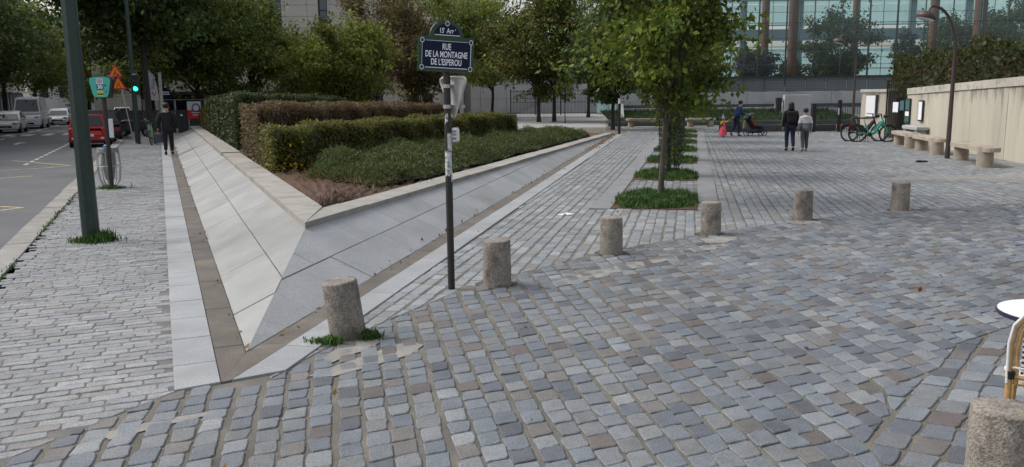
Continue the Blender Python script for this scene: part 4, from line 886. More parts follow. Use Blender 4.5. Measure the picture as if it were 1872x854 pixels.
# ------------------------------------------------------------------ trees
def tree(name, label, base, h, cr, tr, clear, nleaf, lsize, pal, seed, group=None, bark='bark_dark', clumps=30, lean=(0, 0), spread=.30, sub=6, droop=.25, cz=None, stakes=False, squash=1.0):
    r = np.random.default_rng(seed); base = np.array(base, float); root = empty(name, base, label=label, cat='tree', group=group)
    top = np.array([lean[0], lean[1], h * .9]); wob = r.normal(0, .02 * h, (7, 2)); m = MB()
    def axis(z): t = z / (h * .9); return np.array([lean[0] * t + np.interp(t, np.linspace(0, 1, 7), wob[:, 0]) * t, lean[1] * t + np.interp(t, np.linspace(0, 1, 7), wob[:, 1]) * t, z])
    zs = np.linspace(-.1, h * .88, 12); m.tube([axis(max(z, 0)) if z >= 0 else axis(0) + np.array([0, 0, z]) for z in zs], [tr * (1.25 if i == 0 else 1 - .85 * (i / 11)) for i in range(12)], 9)
    zc = (clear + h) / 2; rz = (h - clear) / 2 * 1.02; P = []; FC = []
    for k in range(clumps):
        q = r.normal(size=3); q /= np.linalg.norm(q); rad = r.uniform(.3, 1) ** .5 * r.uniform(.8, 1.08); tgt = np.array([lean[0] * .6, lean[1] * .6, zc]) + q * np.array([cr, cr * squash, rz]) * rad
        z0 = clear * .85 + max(0, (tgt[2] - clear)) * r.uniform(.15, .45); z0 = min(z0, tgt[2] - .15 * cr if tgt[2] - .15 * cr > clear * .6 else z0); s0 = axis(max(.3, z0))
        mid = s0 + (tgt - s0) * .5 + np.array([0, 0, .12 * cr]); lr = tr * .36 * r.uniform(.6, 1)
        m.tube([s0, mid, tgt], [lr, lr * .6, lr * .15], 5, False); cs = cr * spread * r.uniform(.65, 1.3); cf = r.uniform(.68, 1.35)
        for j in range(sub):
            e = tgt + r.normal(0, cs * .68, 3) * np.array([1, 1, .62]); st = mid + (tgt - mid) * r.uniform(.1, .9); m.tube([st, (st + e) / 2 + np.array([0, 0, .05 * cr]), e], [lr * .3, lr * .2, lr * .08], 4, False)
            c = max(3, int(nleaf / clumps / sub)); tt = r.uniform(.15, 1.1, c)[:, None]; P.append(st + (e - st) * tt + r.normal(0, cs * .27, (c, 3)) * np.array([1, 1, .55])); FC.append(np.full(c, cf * r.uniform(.82, 1.2)))
    m.build('trunk', M[bark], root, smooth=True)
    P = np.concatenate(P); FC = np.concatenate(FC); ok_ = P[:, 2] > clear * .8; P = P[ok_]; FC = FC[ok_]
    leaves('crown', P, lsize, pal, M['leaf'], root, up_bias=.25, droop=droop, seed=seed, jit=.3, aspect=.62, fac=FC)
    if stakes:
        for k, a in enumerate((.5, 2.6, 4.7)): mm = MB(); mm.tube([(.3 * math.cos(a), .3 * math.sin(a), 0), (.3 * math.cos(a), .3 * math.sin(a), 1.5)], .025, 6); mm.build('stake', M['bark'], root)
    return root
PN = [tuple(1.45 * v for v in c) for c in [(.085, .115, .016), (.065, .10, .016), (.11, .13, .02), (.05, .08, .014), (.105, .118, .02), (.04, .068, .013)]]
PO = [tuple(2.15 * v for v in c) for c in [(.068, .09, .018), (.05, .076, .015), (.085, .10, .019), (.036, .055, .012), (.10, .092, .02)]]
PD = [tuple(1.85 * v for v in c) for c in [(.028, .048, .013), (.038, .060, .015), (.022, .036, .011), (.05, .068, .017)]]
PR = [tuple(1.3 * v for v in c) for c in [(.075, .062, .02), (.05, .062, .016), (.10, .07, .022), (.04, .05, .014), (.11, .045, .025)]]
t1 = tree('plaza_tree', 'young leafy tree with pale trunk in the nearest plaza pit', PT(.1, .06), 5.9, 1.62, .060, 1.3, 19000, .112, PN, 31, 'plaza trees in a row', 'bark', 52, (.15, 0), .36, 7, .5)
rowl = ['second plaza tree from the bollards, its trunk wrapped in climbers', 'third plaza tree from the bollards with dark guard', 'fourth plaza tree from the bollards', 'fifth plaza tree from the bollards', 'sixth plaza tree from the bollards', 'seventh and farthest plaza tree in the pit row']
for k in range(1, NPIT):
    tree('plaza_tree', rowl[k - 1], PT(4.9 * k + .1, .05), 5.6, 1.5, .06, 1.8, 11000, .13, PN if k % 2 else PD, 31 + k, 'plaza trees in a row', 'bark_dark', 26, (0, 0), .34, 6, .4)
for k in (1, 2, 3):
    c = PT(4.9 * k + .1, .05); gd = empty('tree_guard', c, label=f'dark slim tree guard round the {ordn[k]} plaza tree from the bollards', cat='tree guard', group='tree guards')
    for q in range(8): a = q * math.pi / 4; m = MB(); m.tube([(.24 * math.cos(a), .24 * math.sin(a), 0), (.24 * math.cos(a), .24 * math.sin(a), 1.75)], .012, 5); m.build('bar', M['green_metal'], gd)
    for z in (.3, 1.0, 1.7): m = MB(); m.tube([(.24 * math.cos(a), .24 * math.sin(a), z) for a in np.linspace(0, 2 * math.pi, 13)], .012, 5); m.build('ring', M['green_metal'], gd)
for k, n in ((1, 1500), (2, 700)):
    c = PT(4.9 * k + .1, .05); a = r.uniform(0, 6.28, n); z = r.random(n) ** .9 * 2.2; rr = .2 + .12 * np.sin(z * 3 + a) + r.normal(0, .05, n)
    o = leaves('climber', np.c_[rr * np.cos(a), rr * np.sin(a), z], .085, PD + PY[2:5], M['leaf'], None, seed=60 + k); o.location = c; tag(o, f'leafy climber covering the {ordn[k]} plaza tree trunk', 'climbing plant')
# trees behind the planter and at the far end
def T(px, Y, label, h, cr, clear, n, pal, seed, tr=.16, ls=.22, **kw):
    n = int(n * 3.3) if n > 3000 else n; cr *= 1.1; clear = clear * .72 if n > 3000 else clear; kw.setdefault('spread', .33); kw.setdefault('clumps', 40)
    p = at(px, 250, Y); return tree('street_tree', label, (p[0], Y, 0), h, cr, tr, clear, n, ls, pal, seed, 'trees behind the planter', **kw)
T(366, 52, 'broad dark tree at the left end of the planter above the red board', 10.5, 4.3, 3.0, 11000, PO + PD, 71, .20)
T(470, 60, 'slim olive-green tree behind the dark conifer hedge', 9.5, 3.0, 2.2, 6500, PO, 72)
T(628, 56, 'full olive-green round tree left of the street sign', 6.9, 3.7, 2.2, 9500, PO + PY[:2], 73)
T(750, 66, 'thin tree with rising branches just behind the street sign', 10, 3.2, 2.4, 5000, PR, 74)
T(700, 78, 'reddish autumn tree standing farther back left of the sign', 13, 4.0, 4, 5000, PR, 75)
T(838, 72, 'tall olive tree behind the right edge of the sign', 12, 4.0, 3.2, 7000, PO, 76)
T(900, 80, 'tree with forked dark trunk left of the black fence', 12.5, 4.2, 3.0, 7000, PO, 77)
T(985, 64, 'dark-trunked tree with a red-tinged branch before the fence', 10.5, 3.6, 2.7, 7500, PR + PO, 78)
T(1013, 64.5, 'dark-trunked tree right of its twin before the fence', 11, 3.2, 2.9, 7000, PO + PD, 79)
T(1033, 61, 'thin young sapling before the pale fence', 3.6, .8, 1.6, 700, PO, 80, .04, .2)
T(1120, 48, 'dark evergreen tree beside the black post', 6.5, 2.3, 2.2, 6000, PD, 81, .13, .22)
T(1075, 76, 'bare-branched airy tree against the white sky', 12.5, 3.6, 4.0, 2600, PO, 82)
T(1195, 74, 'dark tree filling the gap behind the nearest plaza tree', 10, 4.2, 3, 6000, PD + PO, 83)
T(560, 84, 'background tree against the pale stone building', 9, 3.5, 2.5, 4500, PO + PD, 84)
# street trees on both sides of the road
def TK(s, t, label, h, cr, clear, n, pal, seed, tr=.2, ls=.30, **kw):
    n = int(n * 2.9); cr *= 1.12; clear *= .85; kw.setdefault('spread', .34); kw.setdefault('clumps', 44)
    p = KP(s, t); return tree('avenue_tree', label, (p[0], p[1], 0), h, cr, tr, clear, n, ls, pal, seed, 'avenue trees along the road', **kw)
TK(30, -12.2, 'dark avenue tree at the far left edge over the white parked car', 14, 5.2, 4.0, 11000, PD, 91, .26)
TK(41, -12.0, 'dark avenue tree behind the white van', 14.5, 5.0, 4.2, 9000, PD, 92, .26)
TK(52, -12.3, 'dark avenue tree right of the white van', 14, 5.0, 4.0, 8000, PD + PO, 93, .24)
TK(66, -12.0, 'dark avenue tree above the far white car', 14, 5.0, 4.2, 7000, PD, 94, .24)
TK(84, -12.2, 'far avenue tree on the left side of the road', 14, 5.2, 4.0, 6000, PO + PD, 95, .24)
TK(106, -12.0, 'farthest avenue tree closing the left side of the road', 15, 5.5, 3.5, 6000, PO, 96, .24)
TK(49, 1.6, 'large dark avenue tree behind the white banner', 13.5, 4.6, 3.6, 9000, PD, 97, .27)
TK(62, 1.4, 'dark avenue tree right of the traffic light', 14, 4.8, 4.0, 8000, PD + PO, 98, .25)
TK(78, .6, 'olive avenue tree seen above the road works sign', 12, 4.6, 3.0, 7000, PO + PY[:1], 99, .24)
TK(100, -2.5, 'distant olive tree closing the end of the road', 11, 6, 2.0, 7000, PO + PY[:1], 100, .3)
TK(118, -7.0, 'distant pale olive tree at the end of the road', 12, 7, 1.8, 7000, PO + PY[:1], 101, .3)
TK(36, 1.5, 'overhanging dark avenue tree in the top left, its trunk behind the bicycle', 13.5, 4.2, 5.6, 8000, PD, 102, .2)
# ------------------------------------------------------------------ ivy hedge above the beige wall
r = np.random.default_rng(50); n = 22000; S = r.uniform(-4.5, WLEN, n); Tt = r.uniform(.3, .95, n); zt = 3.45 + .012 * S + .16 * np.sin(S * 1.3) + .13 * np.sin(S * 3.1 + 1) + .1 * np.sin(S * 6.7)
Zz = 1.3 + (zt - 1.3) * r.random(n) ** .8; P = np.stack([WP(s, t, z) for s, t, z in zip(S, Tt, Zz)]); dens = np.sin(S * 2.2) * np.sin(Zz * 4.1 + S) + np.sin(S * 5.1 + Zz * 3); P = P[dens > -1.05 - r.random(n) * .5]
ih = empty('ivy_hedge', WP(0, .6, 0), label='ragged dark green and brown climbing hedge above the beige wall', cat='hedge'); O = WP(0, .6, 0)
PI_ = [(.035, .055, .016), (.05, .07, .018), (.028, .042, .013), (.075, .06, .022), (.09, .065, .025), (.06, .085, .02)]
leaves('foliage', P, .16, PI_, M['leaf'], ih, origin=O, seed=51, jit=.4)
m = MB()
for s in np.arange(-4.4, WLEN, .8): m.tube([WP(s, .62, 0), WP(s + .1, .62, 2), WP(s - .1, .62, 3.35 + .012 * s)], [.03, .025, .012], 5)
m.build('stems', M['bark_dark'], ih, origin=O)
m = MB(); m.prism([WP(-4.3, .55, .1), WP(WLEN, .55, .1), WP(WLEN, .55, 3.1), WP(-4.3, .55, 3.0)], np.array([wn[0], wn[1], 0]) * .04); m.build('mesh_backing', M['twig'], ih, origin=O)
p = WP(13.5, 1.8, 0); tree('garden_tree', 'light green leafy tree behind the wall at the right edge', p, 5.2, 1.5, .1, 2.4, 4500, .17, PN, 105)
# ------------------------------------------------------------------ glass building on the right
GY = 62.0
gbld = empty('glass_building', (28, GY, 0), label='large glazed facade building with brown columns behind the glass', cat='building'); GO = (28, GY, 0)
def gb_(m, name, mt, par=None, smooth=False): return m.build(name, M[mt], par or gbld, origin=GO if True else None, smooth=smooth)
X0, X1 = 8.2, 52.0; PWD, PHT = 2.04, 1.95; Z0 = 3.2
for i in range(int((X1 - X0) / PWD)):
    for j in range(5):
        x, z = X0 + i * PWD, Z0 + j * PHT; m = MB(); ry = RD.gauss(0, .004); m.box((x + PWD / 2, GY + ry, z + PHT / 2), (PWD - .03, .02, PHT - .03)); gb_(m, 'pane', 'facade_glass')
for i in range(int((X1 - X0) / PWD) + 1):
    x = X0 + i * PWD; thick = .10 if i % 4 in (1, 2) else .045; m = MB(); m.box((x, GY + .22, Z0 + 5.0), (thick, .12, 10.4)); gb_(m, 'mullion', 'rail')
for j in range(6): m = MB(); m.box(((X0 + X1) / 2, GY + .12, Z0 + j * PHT), (X1 - X0, .05, .045 if j else .13)); gb_(m, 'transom', 'rail')
for i in range(int((X1 - X0) / PWD)): m = MB(); m.box((X0 + (i + .5) * PWD, GY + .3, Z0 + 5.0), (.03, .05, 10.2)); gb_(m, 'glazing_bar', 'rail')
for j in range(11): m = MB(); m.tube([(X0, GY + .5, Z0 + .9 + j * .95), (X1, GY + .5, Z0 + .9 + j * .95)], .018, 5); gb_(m, 'tie_rod', 'rail')
for x, wdt, yy in ((21.6, .74, 64.2), (20.15, .6, 66.5), (33.2, .66, 66.0), (35.8, .9, 64.2), (44.0, .9, 64.2), (46.5, .7, 66.5), (29.5, .5, 72)):
    m = MB(); m.tube([(x, yy, 0), (x, yy, 16)], wdt / 2, 14); gb_(m, 'column', 'rust', smooth=True)
# balustrade, plinth, ledges
m = MB(); m.box(((X0 + X1) / 2, GY - .10, 3.13), (X1 - X0, .16, .10)); gb_(m, 'handrail', 'rail')
for k in range(6): m = MB(); m.box(((X0 + X1) / 2, GY - .06, 2.18 + k * .155), (X1 - X0, .03, .028)); gb_(m, 'rail', 'rail_band')
for i in range(int((X1 - X0) / 1.53)): m = MB(); m.box((X0 + i * 1.53, GY - .06, 2.6), (.07, .07, 1.0)); gb_(m, 'post', 'rail_band')
for i in range(int((X1 - X0) / 1.53)): m = MB(); m.box((X0 + .765 + i * 1.53, GY + .02, 2.62), (1.45, .02, .92)); gb_(m, 'lower_pane', 'glass_low')
for i in range(14): m = MB(); m.box((X0 + 1.56 + i * 3.13, GY - .02, 1.66), (3.11, .4, .92), bev=.01); gb_(m, 'plinth_block', 'conc')
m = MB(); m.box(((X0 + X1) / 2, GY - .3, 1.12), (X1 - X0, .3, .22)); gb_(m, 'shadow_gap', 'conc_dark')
for i in range(14): m = MB(); m.box((X0 + 1.56 + i * 3.13, GY - .9, .72), (3.11, 1.3, .56), bev=.01); gb_(m, 'ledge_block', 'conc')
# rear glazing seen through the facade
for i in range(22):
    for j in range(7):
        if j in (3,): continue
        m = MB(); m.box((X0 + 1.1 + i * 2.2, GY + 17, 1.2 + j * 2.0), (2.16, .05, 1.94)); gb_(m, 'rear_panel', 'pale_panel')
for j in range(9): m = MB(); m.box(((X0 + X1) / 2 + 2, GY + 16.8, .3 + j * 1.0), (X1 - X0 + 6, .12, .05)); gb_(m, 'rear_louvre', 'teal_beam')
for z, h in ((7.3, 1.0), (10.6, .5)): m = MB(); m.box(((X0 + X1) / 2 + 2, GY + 15.6, z), (X1 - X0 + 6, .6, h)); gb_(m, 'rear_beam', 'teal_beam')
for i in range(9): m = MB(); m.box((X0 + 3 + i * 5.2, GY + 16, 6.5), (.5, .5, 13)); gb_(m, 'rear_post', 'teal_beam')
m = MB(); m.box(((X0 + X1) / 2, GY + 8.5, -.05), (X1 - X0, 16.6, .1)); gb_(m, 'courtyard_floor', 'conc')
def GT(px, Y, label, h, cr, clear, n, pal, seed): p = at(px, 250, Y); tree('courtyard_tree', label, (p[0], Y, 0), h, cr, .12, clear, int(n * 2.2), .24, pal, seed, 'trees behind the glass')
PB_ = [(.03, .045, .04), (.04, .055, .045), (.025, .035, .035)]; PU = [(.05, .045, .065), (.035, .035, .05), (.065, .055, .075)]
GT(1376, 65.2, 'purplish round bush behind the glass near the leftmost column', 5.9, 1.9, 3.0, 3500, PU, 111)
GT(1527, 67, 'tall dark green tree behind the glass above the curved lamp', 8.9, 3.2, 3.0, 7000, PB_ + PD, 112)
GT(1436, 66.5, 'low green bush behind the glass between two columns', 4.6, 1.2, 2.6, 1200, PD, 113)
GT(1645, 70, 'slender conifer-like tree behind the glass', 7.4, 1.3, 3.2, 900, PB_, 114)
GT(1752, 68, 'broad dark tree behind the glass left of the right column', 8.4, 3.6, 3.2, 7000, PB_ + PD, 115)
GT(1862, 67, 'dark tree behind the glass at the right edge', 10, 3.4, 3.2, 6000, PB_ + PD, 116)
# grass slope, cheek walls, far benches
m = MB(); nx, ny = 60, 10; V = []
for i in range(nx + 1):
    for j in range(ny + 1): V.append((6.5 + 16.5 * i / nx, 53.4 + 7.2 * j / ny, .22 + .62 * j / ny + RD.uniform(-.02, .02)))
m.add(V, [(i * (ny + 1) + j, (i + 1) * (ny + 1) + j, (i + 1) * (ny + 1) + j + 1, i * (ny + 1) + j + 1) for i in range(nx) for j in range(ny)])
tag(m.build('grass_bank', M['bank']), 'sloping lawn bank below the glass building', 'lawn', kind='structure')
r = np.random.default_rng(77); pts = [np.array([6.5 + 16.5 * a, 53.4 + 7.2 * b, .22 + .62 * b]) for a, b in r.random((15000, 2))]
blades(pts, .16, [(.03, .06, .014), (.04, .075, .018), (.025, .05, .012)], 78, 'bank_grass', 'dark grass covering the bank below the glass building')
for (x, y, lab) in ((7.2, 54.6, 'sloping pale concrete cheek wall left of the lawn bank'), (18.6, 54.2, 'sloping pale concrete cheek wall behind the walking woman')):
    m = MB(); m.prism([(x, y, .0), (x + .35, y + 6.5, .0), (x + .75, y + 6.5, 1.35), (x + .55, y + 4.8, 1.35), (x + .0, y, .12)], (.3, -.04, 0)); tag(m.build('cheek_wall', M['conc']), lab, 'wall')
bw2 = empty('retaining_wall', (14, 52.9, 0), label='low dark retaining wall along the foot of the lawn bank', cat='wall')
for k in range(11): m = MB(); m.box((-7 + k * 1.5, .1, .13), (1.49, .3, .28), bev=.01); m.build('block', M['conc_dark'], bw2)
for (a, b, lab) in (((7.5, 51.6), (9.9, 51.3), 'far stone bench left of the plaza tree row'), ((11.1, 51.1), (12.3, 51.0), 'far stone bench behind the child in pink')): bench(a, b, lab, 'far benches below the lawn bank', .5)
bp = empty('black_post', g(1132, 246), label='black bollard post with a white cap at the planter end', cat='post')
m = MB(); m.tube([(0, 0, 0), (0, 0, 1.55)], .07, 12); m.build('post', M['black'], bp); m = MB(); m.tube([(0, 0, 1.551), (0, 0, 1.8)], .06, 12); m.build('cap', M['plastic_white'], bp)
gd = empty('tree_guard', (5.55, 48, 0), label='dark tree guard round the evergreen beside the black post', cat='tree guard', group='tree guards')
for q in range(8): a = q * math.pi / 4; m = MB(); m.tube([(.35 * math.cos(a), .35 * math.sin(a), 0), (.35 * math.cos(a), .35 * math.sin(a), 1.6)], .014, 5); m.build('bar', M['green_metal'], gd)
for z in (.2, 1.55): m = MB(); m.tube([(.35 * math.cos(a), .35 * math.sin(a), z) for a in np.linspace(0, 2 * math.pi, 13)], .014, 5); m.build('ring', M['green_metal'], gd)
gd.location = at(1120, 250, 48) * np.array([1, 1, 0])
# right concrete doorway beside the railing
db = empty('concrete_gatepost', (16.2, 47, 0), label='pale concrete gatepost slab left of the black railing', cat='gatepost')
m = MB(); m.box((0, 0, .95), (1.5, .35, 1.9), bev=.02); m.build('slab', M['conc'], db); m = MB(); m.box((-1.0, .1, 1.35), (.28, .3, .8), bev=.02); m.build('black_box', M['black'], db)
# ------------------------------------------------------------------ stone building behind the trees
SY = 92.0; sb = empty('stone_building', (-20, SY, 0), label='pale stone building behind the trees left of the sign', cat='building'); SBO = (-20, SY, 0)
def sbx(c, d, nm, mt, bev=0, par=None): m = MB(); m.box(c, d, bev=bev); return m.build(nm, M[mt], par or sb, origin=SBO)
BX0, BX1 = -46.0, -4.4
def hole(x0, x1, z0, z1):
    for a, b, c, d in HOLES:
        if x0 < b - .05 and x1 > a + .05 and z0 < d - .05 and z1 > c + .05: return True
    return False
HOLES = [(-27.2, -24.8, 8.0, 18), (-20.8, -19.8, 9.2, 18), (-17.6, -14.4, 0, 2.8), (-11.2, -10.2, .0, 2.4), (-9.6, -8.6, .0, 2.4), (-36, -34.4, 4.0, 9), (-24.6, -24.1, 1.2, 2.8)]
pw_, ph_ = 2.4, 1.2
for i in range(18):
    for j in range(15):
        x, z = BX0 + i * pw_, j * ph_
        if x > BX1 - 1: continue
        cells = [(x, x + pw_, z, z + ph_)]
        for (a, b, c, d) in HOLES:
            out = []
            for (x0, x1, z0, z1) in cells:
                if x0 >= b or x1 <= a or z0 >= d or z1 <= c: out.append((x0, x1, z0, z1)); continue
                if x0 < a: out.append((x0, a, z0, z1))
                if x1 > b: out.append((b, x1, z0, z1))
                if z0 < c: out.append((max(x0, a), min(x1, b), z0, c))
                if z1 > d: out.append((max(x0, a), min(x1, b), d, z1))
            cells = out
        for (x0, x1, z0, z1) in cells: sbx(((x0 + x1) / 2, SY + RD.gauss(0, .004), (z0 + z1) / 2), (x1 - x0 - .03, .3, z1 - z0 - .03), 'stone_panel', 'stone')
sbx(((BX0 + BX1) / 2, SY + .5, 9), (BX1 - BX0, .3, 18), 'backing_wall', 'joint')
for (a, b, c, d) in HOLES:
    f = sbx(((a + b) / 2, SY + .2, (c + d) / 2), (b - a, .06, d - c), 'window', 'glass_sky' if c > 5 else 'glass_dark')
    sbx((a + .05, SY + .1, (c + d) / 2), (.1, .12, d - c), 'frame', 'rail', par=f); sbx((b - .05, SY + .1, (c + d) / 2), (.1, .12, d - c), 'frame', 'rail', par=f)
    for z in np.arange(c, d, 2.2): sbx(((a + b) / 2, SY + .1, z + .05), (b - a - .2, .12, .1), 'frame', 'rail', par=f)
sbx((-30, SY - 3, 2.6), (14, 3, .5), 'dark_canopy', 'conc_dark')
# grey building and fence right of it
SY2 = 97.0; sb2 = empty('grey_building', (6, SY2, 0), label='grey panelled wall building behind the black fence', cat='building'); O2 = (6, SY2, 0)
for i in range(9):
    for j in range(4): 
        if i < 4 or j < 2: m = MB(); m.box((-5 + i * 3.0, SY2, .9 + j * 1.65), (2.96, .3, 1.61)); m.build('wall_panel', M['stone2'], sb2, origin=O2)
m = MB(); m.box((7.5, SY2 + .3, 3), (27, .2, 6)); m.build('backing_wall', M['joint'], sb2, origin=O2)
m = MB(); m.prism([(1, SY2 - 1.2, 0), (10, SY2 - 1.2, 4.0), (22, SY2 - 1.2, 4.0), (22, SY2 - 1.2, 0)], (0, .3, 0)); m.build('ramp_wall', M['conc'], sb2, origin=O2)
m = MB(); m.prism([(9, SY2 - .4, 8.2), (16.5, SY2 - .4, 5.6), (16.5, SY2 - .4, 3), (9, SY2 - .4, 3)], (0, .2, 0)); m.build('dark_gable', M['conc_dark'], sb2, origin=O2)
bf = empty('security_fence', (1, 88, 0), label='tall black vertical-bar fence before the grey wall', cat='fence')
for k in range(78): m = MB(); m.tube([(-1 + k * .15, 0, .05), (-1 + k * .15, 0, 2.65)], .018, 4); m.build('bar', M['black'], bf)
for z in (.2, 1.35, 2.5): m = MB(); m.tube([(-1, 0, z), (10.7, 0, z)], .025, 5); m.build('rail', M['black'], bf)
for x in (-1, 1.6, 4.3, 7.3, 8.6, 10.7): m = MB(); m.box((x, 0, 1.35), (.1, .1, 2.75)); m.build('post', M['black'], bf)
# ------------------------------------------------------------------ facades on the left of the road
rz_l = math.radians(22.9)
def facade(s0, s1, t, h, label, mt, seed):
    o = empty('apartment_block', KP(s0, t), rz_l, label, 'building', 'buildings along the left of the road'); RD.seed(seed); L_ = s1 - s0
    m = MB(); m.box((-5, L_ / 2, h / 2 + 1.7), (10, L_, h - 3.4)); m.build('wall', M[mt], o)
    m = MB(); m.box((-5.2, L_ / 2, 1.7), (9.6, L_ - .1, 3.4)); m.build('ground_floor', M['conc_dark'], o)
    m = MB(); m.box((-4.9, L_ / 2, 3.45), (10.2, L_, .3)); m.build('string_course', M['stone'], o)
    for y in np.arange(2.0, L_ - 1.2, 2.9):
        for z in np.arange(4.6, h - 1.5, 2.9):
            m = MB(); m.box((.0, y, z + .75), (.08, 1.3, 1.7)); wn_ = m.build('window', M['glass_dark'], o); m = MB(); m.box((.06, y, z - .14), (.16, 1.5, .1)); m.build('sill', M['stone'], wn_)
        m = MB(); m.box((-.36, y, 1.4), (.1, 1.9, 2.4)); m.build('shop_window', M['glass_dark'], o)
        m = MB(); m.box((-.3, y + 1.45, 1.6), (.3, .35, 3.2)); m.build('pilaster', M['stone2'], o)
    m = MB(); m.box((-5, L_ / 2, h + .15), (10.6, L_ + .3, .35)); m.build('cornice', M['stone2'], o)
facade(14, 46, -17.5, 16, 'pale apartment block at the far left behind the avenue trees', 'stone', 1)
facade(47, 84, -18.0, 18, 'grey apartment block behind the white van', 'stone2', 2)
facade(86, 140, -17.5, 17, 'distant pale apartment block at the end of the left side', 'stone', 3)
fe = empty('apartment_block', KP(150, -16), rz_l, 'hazy distant block closing the end of the road', 'building')
m = MB(); m.box((11, 4, 8), (26, 8, 16)); m.build('wall', M['stone2'], fe)
for i in range(8):
    for j in range(4): m = MB(); m.box((0 + i * 3, -.02, 3.5 + j * 3.2), (1.3, .1, 1.8)); m.build('window', M['glass_dark'], fe)
# ------------------------------------------------------------------ cars
def loft(secs, close=True):
    m = MB(); n = len(secs[0]); P = [p for s in secs for p in s]; fs = [(i * n + k, (i + 1) * n + k, (i + 1) * n + (k + 1) % n, i * n + (k + 1) % n) for i in range(len(secs) - 1) for k in range(n)]
    fs += [tuple(range(n)), tuple((len(secs) - 1) * n + k for k in range(n - 1, -1, -1))]; m.add(P, fs); return m
def car(name, label, loc, heading, paint, L_, W_, H_, belt, van=False, cat='car', group='cars parked along the road'):
    """local +y is the front; origin at ground centre"""
    o = empty(name, loc, -math.radians(heading), label, cat, group); hw = W_ / 2; z0 = .24
    y = lambda f: (f - .5) * L_
    bel = [(0, .62, .88), (.015, .80, .96), (.06, .90, .985), (.3, .95, 1), (.6, .95, 1), (.72, .92, 1), (.9, .80, .97), (.97, .70, .92), (1, .56, .84)] if not van else [(0, .95, .97), (.02, 1.0, .985), (.3, 1.0, 1), (.7, 1.0, 1), (.86, .95, .98), (.97, .75, .94), (1, .55, .88)]
    secs = []
    for f, zb, wf in bel:
        b = belt * zb; w_ = hw * wf
        secs.append([(-w_ * .88, y(f), z0), (-w_ * .985, y(f), z0 + .12), (-w_, y(f), b * .62), (-w_ * .985, y(f), b * .9), (-w_ * .93, y(f), b), (w_ * .93, y(f), b), (w_ * .985, y(f), b * .9), (w_, y(f), b * .62), (w_ * .985, y(f), z0 + .12), (w_ * .88, y(f), z0)])
    body = loft(secs).build('body', M[paint], o, smooth=True)
    cab = [(.012, .03), (.10, .985), (.3, 1.0), (.45, .985), (.60, .80), (.74, .0)] if not van else [(.004, .0), (.02, .985), (.3, 1), (.68, 1.0), (.76, .93), (.90, .0)]
    if paint == 'carwhite' and not van: cab = [(.06, .0), (.22, .9), (.36, 1.0), (.5, .97), (.62, .72), (.76, .0)]
    secs = []; B0 = belt * .93
    for f, k in cab:
        zt = B0 + (H_ - B0) * k; wt = hw * (.93 - .17 * k); wb = hw * .93; secs.append([(-wb, y(f), B0), (-(wb + wt) / 2 - .01, y(f), (B0 + zt) / 2), (-wt, y(f), zt - .03 * k), (-wt * .86, y(f), zt), (wt * .86, y(f), zt), (wt, y(f), zt - .03 * k), ((wb + wt) / 2 + .01, y(f), (B0 + zt) / 2), (wb, y(f), B0)])
    cb = loft(secs).build('cabin', M[paint], o, smooth=True)
    def cabz(f):
        fs = [a for a, _ in cab]; return np.interp(f, fs, [b for _, b in cab])
    def cpt(f, k, side, out=.012): return (side * (hw * (.93 - .17 * k) + out), y(f), B0 + (H_ - B0) * k)
    for side in (-1, 1):      # side windows
        fr_ = [a for a, k in cab if True]; 
        segs = ((.16, .40), (.42, .62)) if not van else ((.72, .84),)
        for a, b in segs:
            top = [min(.86, cabz(f) - .08) for f in (a, b)]
            m = MB(); m.quad(cpt(a + .01, .12, side), cpt(b, .12, side), cpt(b - (.0 if top[1] > .8 else .01), max(.2, top[1]), side), cpt(a + .02, max(.2, top[0]), side)); m.build('side_window', M['carglass'], cb)
    def xq(f, k, sx, dy, dz): w_ = hw * (.93 - .17 * k) * sx; return (w_, y(f) + dy, B0 + (H_ - B0) * k + dz)
    def screen(i, j, nm, dy):
        (f0, k0), (f1, k1) = cab[i], cab[j]; A = .14; Bq = .9; ff = lambda t: (f0 + (f1 - f0) * t, k0 + (k1 - k0) * t); a, b = ff(A), ff(Bq)
        m = MB(); m.quad(xq(*a, -.9, dy, .012), xq(*a, .9, dy, .012), xq(*b, .88, dy, .012), xq(*b, -.88, dy, .012)); m.build(nm, M['carglass'], cb)
    if not van: screen(0, 1, 'rear_window', -.03)
    screen(len(cab) - 1, len(cab) - 2, 'windscreen', .03)
    wr = .31 if not van else .34
    for sx in (-1, 1):
        for f in (.18, .82):
            c = (sx * (hw - .11), y(f), wr); RY = np.array(Matrix.Rotation(math.pi / 2, 3, 'Y')); m = MB(); m.lathe([(wr * .7, -.1), (wr * .96, -.1), (wr, -.06), (wr, .07), (wr * .96, .11), (wr * .7, .11)], 20, c, RY * 1.0); wh = m.build('wheel', M['rubber'], o, smooth=True)
            m = MB(); m.lathe([(wr * .68, -.112), (wr * .62, -.118), (wr * .2, -.095), (wr * .2, .1), (wr * .62, .118), (wr * .68, .112)], 16, c, RY); m.build('rim', M['hub'], wh, smooth=True)
            m = MB(); m.lathe([(wr * 1.14, -.004), (wr * 1.1, .004)], 20, (sx * (hw * .985), y(f), wr + .02), RY); m.build('wheel_arch', M['rubber'], o)
        zl = belt * .80; m = MB()
        if paint == 'carred': m.box((sx * hw * .80, y(0) - .0, belt * .80), (.17, .12, .30), bev=.03)
        else: m.box((sx * hw * .78, y(.012), belt * .72), (.22, .12, .16), bev=.03)
        m.build('tail_light', M['redlight'], o, smooth=True)
        m = MB(); m.ell((sx * hw * .70, y(.965), belt * .72), (.2, .16, .085), 12, 8); m.build('headlight', M['headlight'], o, smooth=True)
        m = MB(); m.ell((sx * (hw + .06), y(.66), belt * 1.0), (.11, .06, .075), 10, 6); m.build('mirror', M[paint], o, smooth=True)
